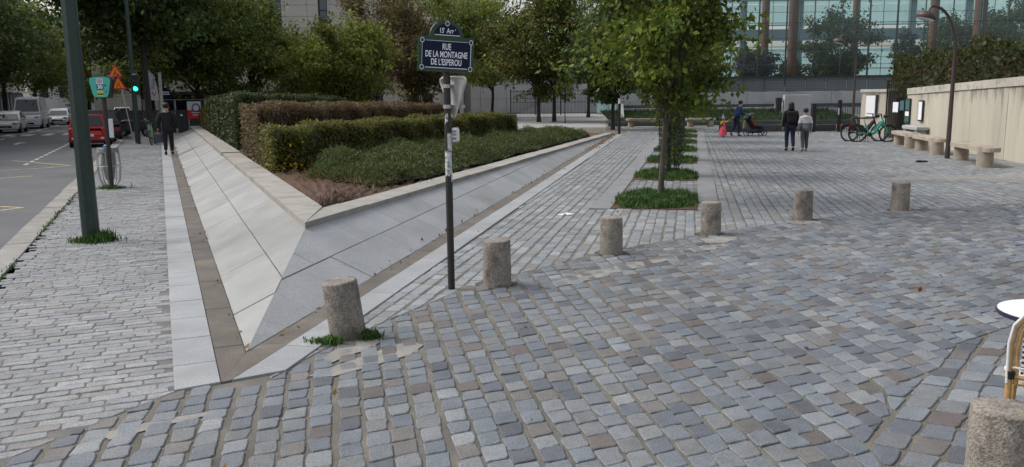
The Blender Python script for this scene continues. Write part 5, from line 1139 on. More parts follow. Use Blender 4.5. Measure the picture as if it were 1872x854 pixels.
    m = MB(); m.box((0, y(0) - .03, .42), (W_ * .86, .14, .26), bev=.05); m.build('rear_bumper', M[paint], o, smooth=True)
    m = MB(); m.box((0, y(0) - .02, .27), (W_ * .8, .12, .14), bev=.03); m.build('bumper_skirt', M['rubber'], o)
    m = MB(); m.box((0, y(0) - .104, .56), (.5, .012, .11)); m.build('number_plate', M['plastic_white'], o)
    m = MB(); m.box((0, y(1) + .0, .40), (W_ * .84, .16, .3), bev=.06); m.build('front_bumper', M[paint], o, smooth=True)
    m = MB(); m.box((0, y(1) + .06, .42), (W_ * .5, .06, .16), bev=.02); m.build('grille', M['rubber'], o)
    m = MB(); m.box((0, y(1) + .095, .33), (.5, .012, .1)); m.build('number_plate', M['plastic_white'], o)
    if paint == 'carred':
        for sx in (-1, 1): m = MB(); m.ell((sx * hw * .72, y(0) - .1, .42), (.08, .02, .05), 10, 6); m.build('reflector', M['headlight'], o)
    return o
rdz = -.12
p = (g(130, 271, rdz) + g(195, 270, rdz)) / 2; q = p[:2] + dL * 1.9
car('red_hatchback', 'red hatchback seen from behind, parked at the kerb', (q[0], q[1], rdz), AL, 'carred', 3.6, 1.62, 1.47, .92)
q = p[:2] + dL * 7.2 + nL * .28; car('parked_car', 'dark estate car parked in front of the red hatchback', (q[0], q[1], rdz), AL, 'cardark', 4.5, 1.8, 1.62, .95)
p = KP(0, 0)[:2]
def RS(px, py, t): # road point under a pixel
    a = g(px, py, rdz); return a
a = g(18, 244, rdz); q = a[:2] + dL * 2.0 ; car('parked_car', 'white car parked at far left in front of the van', (q[0] - .3, q[1], rdz), AL + 180, 'carwhite', 4.3, 1.78, 1.47, .92)
a = g(62, 236, rdz); q = a[:2] + dL * 2.8; car('delivery_van', 'white high-roof delivery van parked across the road', (q[0] - .5, q[1], rdz), AL + 180, 'carwhite', 5.6, 2.0, 2.45, 1.25, True, 'van')
a = g(106, 229, rdz); q = a[:2] + dL * 2.0; car('parked_car', 'white car farther down the road, right of the van', (q[0], q[1], rdz), AL + 180, 'carwhite', 4.3, 1.78, 1.47, .92)
q = KP(75, -1.2); car('parked_car', 'small pale car far down the road beyond the dark estate', (q[0], q[1], rdz), AL, 'carwhite', 4.1, 1.75, 1.5, .92)
# ------------------------------------------------------------------ bicycles and scooters
def bike(name, label, loc, heading, frame, cat='bicycle', lean=.0, fender=True):
    """local +x is forward, wheels in the xz plane"""
    o = empty(name, loc, math.radians(90 - heading), label, cat, 'bicycles'); o.rotation_euler = (lean, 0, math.radians(90 - heading)); wb = 1.16; R_ = .335; RXm = np.array(R90.to_3x3())
    for x in (-wb / 2, wb / 2):
        m = MB(); m.tube([(x + R_ * math.cos(t), 0, R_ + R_ * math.sin(t)) for t in np.linspace(0, 2 * math.pi, 29)], .026, 6); wh = m.build('wheel', M['rubber'], o, smooth=True)
        m = MB(); m.tube([(x + (R_ - .04) * math.cos(t), 0, R_ + (R_ - .04) * math.sin(t)) for t in np.linspace(0, 2 * math.pi, 25)], .011, 5); m.build('rim', M['black'], wh)
        m = MB()
        for k in range(14): t = k * math.pi / 7; m.tube([(x, .03 if k % 2 else -.03, R_), (x + (R_ - .04) * math.cos(t), 0, R_ + (R_ - .04) * math.sin(t))], .0035, 3)
        m.build('spokes', M['steel'], wh); m = MB(); m.lathe([(.055, -.05), (.055, .05)], 12, (x, 0, R_), RXm); m.build('hub', M['black'], wh)
        if fender:
            m = MB(); rng_ = np.linspace(.35, 2.9, 14) if x < 0 else np.linspace(.3, 2.2, 10)
            for a_, b_ in zip(rng_, rng_[1:]):
                m.add([(x + (R_ + .05) * math.cos(t), w_, R_ + (R_ + .05) * math.sin(t)) for t in (a_, b_) for w_ in (-.04, .04)], [(0, 1, 3, 2)])
            m.build('mudguard', M['black'], o)
    bb = (-.12, 0, .30); hd = (wb / 2 - .22, 0, .86); st = (-.30, 0, .72)
    m = MB(); m.tube([(-wb / 2, .06, R_), (-.30, .05, .36), bb], .022, 8); m.tube([(-wb / 2, -.06, R_), (-.30, -.05, .36), bb], .022, 8); m.tube([bb, (.06, 0, .38), hd], [.065, .075, .062], 10); m.tube([bb, st], .03, 8); m.tube([(wb / 2 - .25, 0, .95), (wb / 2 - .17, 0, .68)], .035, 8); m.build('frame', M[frame], o, smooth=True)
    m = MB()
    for s_ in (-1, 1): m.tube([(wb / 2 - .17, s_ * .05, .70), (wb / 2 - .06, s_ * .06, .50), (wb / 2, s_ * .06, R_)], .018, 6)
    m.build('fork', M[frame], o, smooth=True)
    m = MB(); m.tube([(wb / 2 - .26, 0, .95), (wb / 2 - .30, 0, 1.10)], .025, 8); m.tube([(wb / 2 - .46, -.30, 1.12), (wb / 2 - .32, -.22, 1.12), (wb / 2 - .28, 0, 1.10), (wb / 2 - .32, .22, 1.12), (wb / 2 - .46, .30, 1.12)], .016, 6); m.build('handlebar', M['black'], o, smooth=True)
    m = MB(); m.box((wb / 2 - .12, 0, 1.02), (.16, .2, .12), bev=.02); m.build('front_basket', M['black'], o)
    m = MB(); m.tube([st, (-.36, 0, .92)], .017, 6); m.build('seat_post', M['steel'], o)
    m = MB(); m.ell((-.40, 0, .955), (.15, .09, .035), 12, 6); m.ell((-.27, 0, .955), (.11, .035, .028), 10, 6); m.build('saddle', M['black'], o, smooth=True)
    m = MB(); m.tube([(.02, 0, .46), (wb / 2 - .29, 0, .82)], .045, 8); m.build('battery', M['black'] if frame != 'tealbike' else M['cloth_slate'], o)
    if fender: m = MB(); m.prism([(-.95, .045, .46), (-.90, .045, .68), (-.62, .045, .74), (-.36, .045, .66), (-.30, .045, .44), (-.42, .045, .40), (-.58, .045, .60), (-.80, .045, .56)], (0, -.09, 0)); m.build('rear_skirt', M['black'], o)
    m = MB(); m.lathe([(.09, -.01), (.09, .01)], 14, (-.12, -.06, .30), RXm); m.tube([(-.12, -.07, .30), (-.05, -.09, .15)], .012, 5); m.box((-.05, -.13, .15), (.09, .08, .02)); m.tube([(-.12, .07, .30), (-.19, .09, .45)], .012, 5); m.box((-.19, .13, .45), (.09, .08, .02)); m.build('crank', M['black'], o)
    m = MB(); m.tube([(-.2, .03, .3), (-.26, .12, .0)], .012, 5); m.tube([(-.2, -.03, .3), (-.18, -.14, .0)], .012, 5); m.build('kickstand', M['black'], o)
    m = MB(); m.box((-wb / 2 - .37, 0, .62), (.03, .06, .05)); m.build('rear_light', M['redlight'], o)
    return o
bike('electric_bicycle', 'teal electric bicycle parked left of the stone benches', (14.55, 33.2, 0), 100, 'tealbike')
bike('electric_bicycle', 'second bicycle mostly hidden behind the teal one', (14.45, 33.75, 0), 98, 'black')
p = g(262, 266); bike('bicycle', 'pale green city bicycle leaning on the traffic light lamp post', (p[0] + .2, p[1] + .6, 0), AL + 187, 'citygreen', lean=.10, fender=False)
def scooter(label, loc, heading, paint):
    o = empty('motor_scooter', loc, math.radians(90 - heading), label, 'scooter', 'scooters parked by the fence'); RXm = np.array(R90.to_3x3())
    for x in (-.62, .62): m = MB(); m.tube([(x + .22 * math.cos(t), 0, .24 + .22 * math.sin(t)) for t in np.linspace(0, 2 * math.pi, 21)], .055, 7); wh = m.build('wheel', M['rubber'], o, smooth=True); m = MB(); m.lathe([(.14, -.04), (.14, .04)], 12, (x, 0, .24), RXm); m.build('hub', M['hub'], wh)
    m = loft([[(x, -w_, z0), (x, -w_, z1), (x, w_, z1), (x, w_, z0)] for x, w_, z0, z1 in ((-.85, .1, .55, .72), (-.5, .17, .38, .80), (-.15, .18, .30, .74), (.0, .17, .26, .38), (.3, .17, .26, .36), (.38, .2, .3, .9), (.5, .13, .5, 1.0), (.6, .06, .6, .9))]); m.build('body', M[paint], o, smooth=True)
    m = MB(); m.box((-.35, 0, .83), (.7, .28, .1), bev=.04); m.build('seat', M['black'], o, smooth=True); m = MB(); m.tube([(.62, 0, .24), (.45, 0, 1.02)], .03, 6); m.tube([(.38, -.33, 1.08), (.45, 0, 1.04), (.38, .33, 1.08)], .018, 6); m.build('handlebar', M['black'], o)
    m = MB(); m.ell((.56, 0, .92), (.06, .09, .07), 10, 6); m.build('headlight', M['headlight'], o, smooth=True); m = MB(); m.quad((.5, -.2, 1.0), (.5, .2, 1.0), (.38, .17, 1.4), (.38, -.17, 1.4)); m.build('windshield', M['carglass'], o)
p = KP(37.5, .7); scooter('dark motor scooter parked left of the thin lamp post', (p[0], p[1], 0), 60, 'cardark'); p = KP(39, .75); scooter('dark blue motor scooter behind its black neighbour', (p[0], p[1], 0), 64, 'cloth_blue'); p = KP(40.5, .8); scooter('black motor scooter farthest in the row', (p[0], p[1], 0), 58, 'cardark')
# ------------------------------------------------------------------ building site fence, banner, boards at left
bn = empty('feather_banner', at(287, 230, 46) * np.array([1, 1, 0]), label='white feather banner flag with red mark above the walking man', cat='banner')
m = MB(); m.tube([(.25, 0, 0), (.22, 0, 2.2), (.05, 0, 3.3), (-.22, 0, 3.62)], .02, 6); m.build('pole', M['steel'], bn)
m = MB(); m.prism([(-.25, -.02, 3.6), (.02, -.02, 3.3), (.2, -.02, 2.4), (.22, -.02, 1.95), (-.2, -.02, 1.98), (-.24, -.02, 2.6)], (0, .012, 0)); fl = m.build('flag', M['cloth_white'], bn)
text_mesh('Vivre', .30, 'bluebit', fl, Matrix.Translation((.0, -.03, 2.85)) @ Matrix.Rotation(math.radians(-81), 4, 'Y') @ R90, .003, .9)
m = MB(); m.tube([(-.1, -.03, 2.42), (.0, -.03, 2.2), (.12, -.03, 2.42)], .03, 5); m.build('mark', M['redpaint'], fl)
bp2 = empty('white_mast', at(299, 230, 47) * np.array([1, 1, 0]), label='slim white mast banner beside the feather flag', cat='banner'); m = MB(); m.box((0, 0, 1.75), (.16, .05, 3.5)); m.build('panel', M['plastic_white'], bp2)
sg = empty('street_sign', at(306, 230, 48) * np.array([1, 1, 0]), label='small blue street name plate above the walking man', cat='sign'); m = MB(); m.tube([(0, .05, 0), (0, .05, 2.5)], .03, 6); m.build('post', M['brownpole'], sg)
m = MB(); m.box((0, 0, 2.36), (.72, .03, .36), bev=.005); m.box((0, 0, 2.6), (.36, .03, .14), bev=.01); pt_ = m.build('plate', M['navy'], sg)
for z, w_ in ((2.42, .5), (2.3, .56)): m = MB(); m.box((0, -.018, z), (w_, .006, .06)); m.build('lettering', M['enamel_white'], pt_)
hd_ = empty('site_board', at(357, 230, 49) * np.array([1, 1, 0]), label='red and white site board on posts before the dark tree', cat='board')
m = MB(); m.box((0, 0, 1.62), (.8, .03, .5)); m.build('white_half', M['plastic_white'], hd_); m = MB(); m.box((0, 0, 1.12), (.8, .03, .5)); m.build('red_half', M['redpaint'], hd_)
m = MB(); m.lathe([(.26, -.01), (.25, .01)], 20, (.12, -.025, 1.5), np.array(R90.to_3x3())); m.build('round_emblem', M['bluebit'], hd_); m = MB(); m.lathe([(.18, -.01), (.17, .01)], 20, (.12, -.04, 1.5), np.array(R90.to_3x3())); m.build('round_emblem', M['plastic_white'], hd_)
for k, z in enumerate((1.22, 1.08)): m = MB(); m.box((.1, -.02, z), (.5 - k * .1, .006, .05)); m.build('text_line', M['plastic_white'], hd_)
for sx in (-.36, .36): m = MB(); m.tube([(sx, .03, 0), (sx, .03, 1.87)], .025, 6); m.build('post', M['steel'], hd_)
fc = empty('site_fence', at(345, 230, 50) * np.array([1, 1, 0]), label='dark mesh building site fence behind the walking man', cat='fence')
for k in range(3):
    x = 1.2 - k * 2.0; y = k * .25; m = MB(); m.tube([(x, y, 0), (x, y, 2.0)], .02, 6); m.tube([(x - 1.96, y, 0), (x - 1.96, y, 2.0)], .02, 6); m.tube([(x, y, 1.98), (x - 1.96, y, 1.98)], .018, 5); pn_ = m.build('panel_frame', M['steel'], fc)
    m = MB(); m.box((x - .98, y, .72), (1.9, .012, 1.3)); m.build('mesh_sheet', M['conc_dark'], pn_)
ct = empty('site_container', at(324, 230, 53) * np.array([1, 1, 0]), label='dark blue site container behind the fence', cat='container'); m = MB(); m.box((0, 1, 1.2), (2.2, 2, 2.2), bev=.03); m.build('shell', M['navy'], ct)
for k in range(10): m = MB(); m.box((-1 + k * .22, -.02, 1.2), (.08, .05, 2.0)); m.build('rib', M['navy'], ct)
pb = empty('black_post', at(334, 242, 45) * np.array([1, 1, 0]), label='short black post at the far end of the sloping slabs', cat='post'); m = MB(); m.tube([(0, 0, 0), (0, 0, 1.1)], .05, 10); m.build('post', M['black'], pb); m = MB(); m.ell((0, 0, 1.14), (.06, .06, .06)); m.build('cap', M['plastic_white'], pb)
# ------------------------------------------------------------------ people
def skin_mesh(name, nodes, edges, mt, parent, sub=1, loc=(0, 0, 0)):
    ks = list(nodes); me = bpy.data.meshes.new(name); me.from_pydata([nodes[k][0] for k in ks], [(ks.index(a), ks.index(b)) for a, b in edges], [])
    ob = bpy.data.objects.new(name, me); COL.objects.link(ob); md = ob.modifiers.new('s', 'SKIN'); md.use_smooth_shade = True; md.branch_smoothing = .3
    sv = me.skin_vertices[0].data
    for i, k in enumerate(ks):
        rr = nodes[k][1]; sv[i].radius = rr if isinstance(rr, tuple) else (rr, rr); sv[i].use_root = (i == 0)
    sb_ = ob.modifiers.new('u', 'SUBSURF'); sb_.levels = sb_.render_levels = sub
    dg = bpy.context.evaluated_depsgraph_get(); dg.update(); m2 = bpy.data.meshes.new_from_object(ob.evaluated_get(dg)); bpy.data.objects.remove(ob)
    m2.materials.clear(); o = link(name, m2, M[mt], parent); m2.polygons.foreach_set('use_smooth', [True] * len(m2.polygons)); return o
def person(label, loc, heading, H, pose, top='cloth_black', legs='cloth_navy', shoes='cloth_black', hair='hair', child=False, hair_long=False, skirt=None, bulk=1.0, sleeve=None, no_shoes=False):
    o = empty('person', loc, -math.radians(heading), label, 'person'); k = H; hs_ = 1.28 if child else 1.0      # head scale
    J = dict(pelvis=(0, 0, .53), chest=(0, 0, .70), sh=(0, 0, .80), neck=(0, .005, .845), head=(0, .012, .91), crown=(0, .008, .965),
             ls=(-.105, 0, .80), rs=(.105, 0, .80), le=(-.135, -.01, .635), re=(.135, -.01, .635), lw=(-.14, .03, .495), rw=(.14, .03, .495),
             lh=(-.05, 0, .51), rh=(.05, 0, .51), lk=(-.055, .01, .285), rk=(.055, .01, .285), la=(-.055, -.01, .045), ra=(.055, -.01, .045), lt=(-.065, .085, .018), rt=(.065, .085, .018))
    if child:
        J.update(neck=(0, .005, .80), head=(0, .012, .885), crown=(0, .008, .955), sh=(0, 0, .765), ls=(-.10, 0, .765), rs=(.10, 0, .765), chest=(0, 0, .67))
    J.update(pose); P = {a: tuple(np.array(b) * k) for a, b in J.items()}; b_ = bulk
    R = dict(pelvis=.07, chest=.075, sh=.05, neck=.032, head=.052 * hs_, crown=.040 * hs_, ls=.036, rs=.036, le=.026, re=.026, lw=.017, rw=.017, lh=.05, rh=.05, lk=.035, rk=.035, la=.022, ra=.022, lt=.02, rt=.02)
    nodes = {a: (P[a], R[a] * k) for a in P}; E_ = [('pelvis', 'chest'), ('chest', 'sh'), ('sh', 'neck'), ('neck', 'head'), ('head', 'crown'), ('sh', 'ls'), ('ls', 'le'), ('le', 'lw'), ('sh', 'rs'), ('rs', 're'), ('re', 'rw'), ('pelvis', 'lh'), ('lh', 'lk'), ('lk', 'la'), ('la', 'lt'), ('pelvis', 'rh'), ('rh', 'rk'), ('rk', 'ra'), ('ra', 'rt')]
    for s_, sx in (('l', -1), ('r', 1)):
        w_ = np.array(P[s_ + 'w']); e_ = np.array(P[s_ + 'e']); d_ = (w_ - e_) / np.linalg.norm(w_ - e_); side = np.array([0, 1.0, 0]) - d_ * d_[1]; side /= np.linalg.norm(side); pn = np.cross(d_, side)
        nodes[s_ + 'p'] = (tuple(w_ + d_ * .045 * k), (.019 * k, .011 * k)); E_.append((s_ + 'w', s_ + 'p'))
        for q, (off, ln) in enumerate(((-.016, .036), (-.006, .042), (.005, .044), (.015, .040))):
            a_ = w_ + d_ * .062 * k + side * off * k; bb = a_ + d_ * ln * .55 * k + pn * .002 * k; cc = bb + d_ * ln * .5 * k - pn * sx * .012 * k
            nodes[f'{s_}f{q}a'] = (tuple(a_), .0055 * k); nodes[f'{s_}f{q}b'] = (tuple(bb), .0052 * k); nodes[f'{s_}f{q}c'] = (tuple(cc), .0045 * k); E_ += [(s_ + 'p', f'{s_}f{q}a'), (f'{s_}f{q}a', f'{s_}f{q}b'), (f'{s_}f{q}b', f'{s_}f{q}c')]
        a_ = w_ + d_ * .03 * k + side * .022 * k; bb = a_ + d_ * .022 * k + side * .010 * k; nodes[s_ + 'ta'] = (tuple(a_), .0065 * k); nodes[s_ + 'tb'] = (tuple(bb), .0055 * k); E_ += [(s_ + 'w', s_ + 'ta'), (s_ + 'ta', s_ + 'tb')]
    hd = np.array(P['head']); nodes['nose'] = (tuple(hd + np.array([0, .062 * hs_, .004]) * k), .009 * k); E_.append(('head', 'nose'))
    skin_mesh('body', nodes, E_, 'skin', o, 1)
    for sx in (-1, 1):
        m = MB(); m.ell(hd + np.array([sx * .020 * hs_, .050 * hs_, .016]) * k, (.008 * k, .005 * k, .005 * k), 8, 5); m.build('eye', M['hair'], o)
        m = MB(); m.ell(hd + np.array([sx * .053 * hs_, .0, .0]) * k, (.008 * k, .012 * k, .019 * k), 8, 5); m.build('ear', M['skin'], o)
    m = MB(); m.ell(hd + np.array([0, .051 * hs_, -.026]) * k, (.014 * k, .005 * k, .004 * k), 8, 5); m.build('mouth', M['redlight'], o)
    # garments
    g_ = lambda a, r_: (P[a], r_ * k)
    cl = dict(chest=(P['chest'], (.102 * k * b_, .078 * k * b_)), pelvis=(tuple(np.array(P['pelvis']) + np.array([0, 0, .02 * k])), (.088 * k * b_, .072 * k * b_)), sh=(P['sh'], (.075 * k, .058 * k)), col=(tuple(np.array(P['neck']) + np.array([0, 0, -.008 * k])), .043 * k), ls=g_('ls', .052 * b_), rs=g_('rs', .052 * b_), le=g_('le', .041 * b_), re=g_('re', .041 * b_), lw=g_('lw', .029), rw=g_('rw', .029))
    hem = np.array(P['pelvis']) + np.array([0, 0, -.035 * k]); cl['hem'] = (tuple(hem), (.096 * k * b_, .078 * k * b_))
    jk = skin_mesh('jacket', cl, [('chest', 'pelvis'), ('pelvis', 'hem'), ('chest', 'sh'), ('sh', 'col'), ('sh', 'ls'), ('ls', 'le'), ('le', 'lw'), ('sh', 'rs'), ('rs', 're'), ('re', 'rw')], top, o, 2)
    tr = dict(pelvis=(tuple(np.array(P['pelvis']) + np.array([0, 0, .01 * k])), (.084 * k, .07 * k)), lh=g_('lh', .063), rh=g_('rh', .063), lk=g_('lk', .046), rk=g_('rk', .046), la=(tuple(np.array(P['la']) + np.array([0, 0, .012 * k])), .034 * k), ra=(tuple(np.array(P['ra']) + np.array([0, 0, .012 * k])), .034 * k))
    skin_mesh('trousers', tr, [('pelvis', 'lh'), ('lh', 'lk'), ('lk', 'la'), ('pelvis', 'rh'), ('rh', 'rk'), ('rk', 'ra')], legs, o, 2)
    for s_ in 'lr':
        a_ = np.array(P[s_ + 'a']); t_ = np.array(P[s_ + 't']); f = t_ - a_; h_ = a_ - f * .28 + np.array([0, 0, -.018 * k])
        skin_mesh('shoe', {'m': (tuple((a_ + t_) / 2 + np.array([0, 0, -.004 * k])), (.027 * k, .024 * k)), 'h': (tuple(h_), .024 * k), 't': (tuple(t_ + f * .12), (.026 * k, .018 * k))}, [('m', 'h'), ('m', 't')], shoes, o, 2)
    m = MB(); cr_ = (hd + np.array(P['crown'])) / 2
    m.ell(cr_ + np.array([0, -.014, .018]) * k * hs_, (.060 * k * hs_, .068 * k * hs_, .058 * k * hs_), 16, 10)
    if hair_long: m.ell(cr_ + np.array([0, -.034, -.045]) * k, (.064 * k, .048 * k, .085 * k), 14, 9)
    hr = m.build('hair', M[hair], o, smooth=True)
    return o, P, jk
walk_l = dict(lk=(-.055, .06, .29), la=(-.055, .02, .05), lt=(-.06, .105, .02), rk=(.055, -.01, .285), ra=(.055, -.085, .075), rt=(.06, -.03, .015))
walk_r = dict(rk=(.055, .06, .29), ra=(.055, .03, .05), rt=(.06, .115, .02), lk=(-.055, -.01, .285), la=(-.055, -.075, .07), lt=(-.06, -.02, .015))
p = g(310, 284); man, P, _ = person('man in black clothes walking away along the gutter with a dark bag', (p[0], p[1], .02), -20, 1.84, dict(walk_r, le=(-.165, -.01, .64), lw=(-.175, .03, .51), re=(.16, -.02, .64), rw=(.175, .0, .50)), legs='cloth_black', bulk=1.22)
lw = np.array(P['lw']); c_, s_ = math.cos(math.radians(20)), math.sin(math.radians(20)); off = np.array([c_ * lw[0] - s_ * lw[1], s_ * lw[0] + c_ * lw[1], lw[2]])
hb = empty('hand_bag', np.array([p[0], p[1], .02]) + off + np.array([0, 0, -.10]), label='dark patterned carrier bag in the walking man\'s left hand', cat='bag')
m = MB(); m.prism([(-.15, -.05, -.08), (.15, -.05, -.08), (.18, -.05, -.40), (-.18, -.05, -.42)], (0, .1, 0), .01); m.build('bag_body', M['bagpat'], hb); m = MB(); m.tube([(-.09, 0, -.09), (-.05, 0, .02), (.05, 0, .02), (.09, 0, -.09)], .008, 5); m.build('handle', M['cloth_black'], hb)
p = g(1443, 276); wm, P, _ = person('woman in black jacket with backpack walking away across the plaza', (p[0], p[1], .0), 6, 1.66, dict(walk_l), legs='cloth_navy', hair_long=True, bulk=1.15)
k = 1.66; bk_ = empty('backpack', (p[0], p[1], 0), -math.radians(6), 'black backpack on the walking woman', 'backpack'); m = MB(); m.box((0, -.115 * k, .705 * k), (.19 * k, .075 * k, .24 * k), bev=.035); m.build('pack', M['cloth_black'], bk_, smooth=True); m = MB(); m.box((0, -.16 * k, .665 * k), (.15 * k, .03 * k, .12 * k), bev=.02); m.build('pocket', M['cloth_black'], bk_, smooth=True)
for sx in (-1, 1): m = MB(); m.tube([(sx * .06 * k, -.09 * k, .80 * k), (sx * .065 * k, 0, .862 * k), (sx * .065 * k, .085 * k, .78 * k)], .012, 5); m.build('strap', M['cloth_black'], bk_)
p = g(1470, 277); by, P, jk = person('boy in white and grey hoodie walking beside the woman', (p[0], p[1], .0), 4, 1.46, dict(walk_r, ls=(-.10, 0, .79), rs=(.10, 0, .79)), top='hoodie', legs='cloth_grey', shoes='shoe_tan', bulk=1.05)
m = MB(); m.ell((0, -.05 * 1.46, .80 * 1.46), (.075 * 1.46, .045 * 1.46, .04 * 1.46), 12, 7); m.build('hood', M['cloth_white'], by, smooth=True)
p = g(1345, 249); mum, P, _ = person('woman in blue coat pushing a stroller and holding a girl\'s hand', (p[0], p[1], .0), 82, 1.66, dict(walk_r, chest=(0, .06, .70), sh=(0, .085, .795), neck=(0, .105, .84), head=(0, .125, .905), crown=(0, .125, .96), ls=(-.105, .085, .795), rs=(.105, .085, .795), le=(-.13, .16, .66), lw=(-.10, .30, .615), re=(.14, .0, .65), rw=(.15, -.13, .56), rk=(.055, .075, .29), ra=(.055, .05, .05), rt=(.06, .135, .02), la=(-.055, -.13, .09), lt=(-.06, -.08, .02)), top='cloth_blue', legs='cloth_navy', hair='hair', bulk=1.12)
mum_p = np.array([p[0], p[1], 0])
p2 = g(1321, 251); grl, P, _ = person('small girl in pink and orange dress with party hat, arm raised', (p2[0], p2[1], .0), 150, .93, dict(rw=(.10, .02, .60), re=(.13, .0, .66), le=(-.22, .02, .75), lw=(-.34, .03, .83)), top='cloth_yellow', legs='cloth_pink', shoes='cloth_pink', child=True)
m = MB(); m.lathe([(.075, .70), (.10, .60), (.115, .50), (.15, .32), (.195, .14), (.19, .10)], 18); m.build('dress', M['cloth_pink'], grl, smooth=True)
ht = empty('party_hat', (p2[0], p2[1], .865), label='lilac pointed party hat on the small girl', cat='hat'); m = MB(); m.lathe([(.085, .0), (.075, .035), (.045, .09), (.01, .19)], 14); m.build('cone', M['cloth_lilac'], ht, smooth=True); m = MB(); m.ell((0, 0, .19), (.018, .018, .018), 8, 5); m.build('tip', M['cloth_white'], ht)
# stroller
sp_ = g(1380, 248); stl = empty('stroller', (sp_[0], sp_[1], 0), -math.radians(-8), 'dark stroller with slate-blue hood pushed by the woman in blue', 'stroller')
for (x, y, R_) in ((-.34, -.24, .12), (-.34, .24, .12), (.38, -.18, .13), (.38, .18, .13)):
    m = MB(); m.tube([(x + R_ * math.cos(t), y, R_ + R_ * math.sin(t)) for t in np.linspace(0, 2 * math.pi, 21)], .022, 6); wh = m.build('wheel', M['rubber'], stl, smooth=True); m = MB(); m.lathe([(.04, -.03), (.04, .03)], 10, (x, y, R_), np.array(R90.to_3x3())); m.build('hub', M['hub'], wh)
m = MB()
for y in (-.22, .22): m.tube([(.38, y * .85, .13), (.1, y, .42), (-.28, y, .80), (-.52, y, 1.02)], .014, 6); m.tube([(-.34, y, .12), (-.05, y, .52)], .014, 6)
m.tube([(-.52, -.22, 1.02), (-.55, 0, 1.04), (-.52, .22, 1.02)], .016, 6); m.build('frame', M['black'], stl)
m = MB(); m.prism([(-.36, -.2, .86), (-.12, -.2, .44), (.22, -.2, .46), (.34, -.2, .36), (.36, -.2, .30), (-.14, -.2, .30), (-.44, -.2, .82)], (0, .4, 0)); m.build('seat', M['cloth_black'], stl)
m = MB(); m.prism([(-.28, -.19, .20), (.24, -.19, .20), (.20, -.19, .13), (-.24, -.19, .13)], (0, .38, 0)); m.build('basket', M['cloth_black'], stl)
m = MB(); n = 7; V = []
for i in range(n + 1):
    t = math.pi * (.42 + .5 * i / n); c = (-.18, .72)
    for y in (-.22, -.12, 0, .12, .22): V.append((c[0] + .36 * math.cos(t), y, c[1] + .36 * math.sin(t) - abs(y) * .15))
m.add(V, [(i * 5 + j, i * 5 + j + 1, (i + 1) * 5 + j + 1, (i + 1) * 5 + j) for i in range(n) for j in range(4)]); hdo = m.build('hood', M['cloth_slate'], stl, smooth=True); sm = hdo.modifiers.new('t', 'SOLIDIFY'); sm.thickness = .015
kid, P, _ = person('toddler in orange-red jacket sitting in the stroller', (sp_[0], sp_[1], .18), 98 - 0, .80, dict(pelvis=(0, -.12, .42), chest=(0, -.20, .58), sh=(0, -.25, .68), neck=(0, -.26, .72), head=(0, -.25, .80), crown=(0, -.25, .87), ls=(-.1, -.24, .68), rs=(.1, -.24, .68), le=(-.13, -.14, .56), lw=(-.10, -.02, .52), re=(.13, -.14, .56), rw=(.10, -.02, .52), lh=(-.05, -.1, .40), rh=(.05, -.1, .40), lk=(-.06, .12, .42), rk=(.06, .12, .42), la=(-.06, .22, .24), ra=(.06, .22, .24), lt=(-.06, .30, .25), rt=(.06, .30, .25)), top='cloth_orange', legs='cloth_orange', shoes='bluebit', hair='hair_brown', child=True)
hx = empty('shopping_bag', (sp_[0] - .44, sp_[1] + .02, 0), label='tan cloth bag hanging at the back of the stroller', cat='bag'); m = MB(); m.prism([(-.08, -.13, .72), (-.03, -.13, .74), (.0, -.13, .34), (-.13, -.13, .34)], (0, .26, 0), .02); m.build('bag_body', M['tan'], hx)
# ------------------------------------------------------------------ cafe table and chair at the right edge
tc = g(1826, 575, .725); tb_ = empty('cafe_table', (tc[0] + .365, tc[1] + .05, 0), label='round white cafe table with dark metal rim at the right edge', cat='table')
m = MB(); m.lathe([(.29, .70), (.298, .705), (.298, .722), (.28, .7245)], 48); m.build('table_top', M['tabletop'], tb_, smooth=True)
m = MB(); m.lathe([(.296, .694), (.305, .697), (.308, .708), (.305, .719), (.2985, .7205), (.2982, .694)], 48); m.build('rim', M['rim'], tb_, smooth=True)
m = MB(); m.tube([(0, 0, .03), (0, 0, .70)], .028, 12); m.build('column', M['black'], tb_, smooth=True)
m = MB(); m.lathe([(.2, .012), (.19, .03), (.05, .06), (.03, .1)], 24); m.build('base', M['black'], tb_, smooth=True)
ub = g(1846, 700, .46); _a = math.radians(-33); cc = np.array([ub[0] - (-.21 * math.cos(_a) + .21 * math.sin(_a)), ub[1] - (-.21 * math.sin(_a) - .21 * math.cos(_a)), 0]); ch = empty('rattan_chair', cc, math.radians(-33), 'rattan bistro chair with white and dark woven back beside the table', 'chair')
# local frame: back of the chair at -y (towards camera), seat towards +y
bk = [(-.21, -.20, .0), (-.215, -.205, .45), (-.22, -.205, .66), (-.205, -.207, .76), (-.155, -.21, .835), (-.08, -.212, .868), (.0, -.213, .88), (.08, -.212, .868), (.155, -.21, .835), (.205, -.207, .76), (.22, -.205, .66), (.215, -.205, .45), (.21, -.20, .0)]
m = MB(); m.tube(bk, .0165, 10); m.build('back_frame', M['bamboo'], ch, smooth=True)
m = MB(); m.tube([(x * .86, y + .004, .50 + (z - .50) * .93) for x, y, z in bk[1:-1]], .012, 8); m.build('inner_frame', M['bamboo'], ch, smooth=True)
m = MB(); m.tube([(x * 1.04, y - .012, z + .010) for x, y, z in bk[1:-1]], .008, 8); m.build('piping', M['plastic_white'], ch, smooth=True)
def warp_y(x, z): return -.207 - .006 * min(1, max(0, (z - .45) / .4)) - .012 * (1 - (x / .2) ** 2)
mw = MB(); md_ = MB(); wv = .014
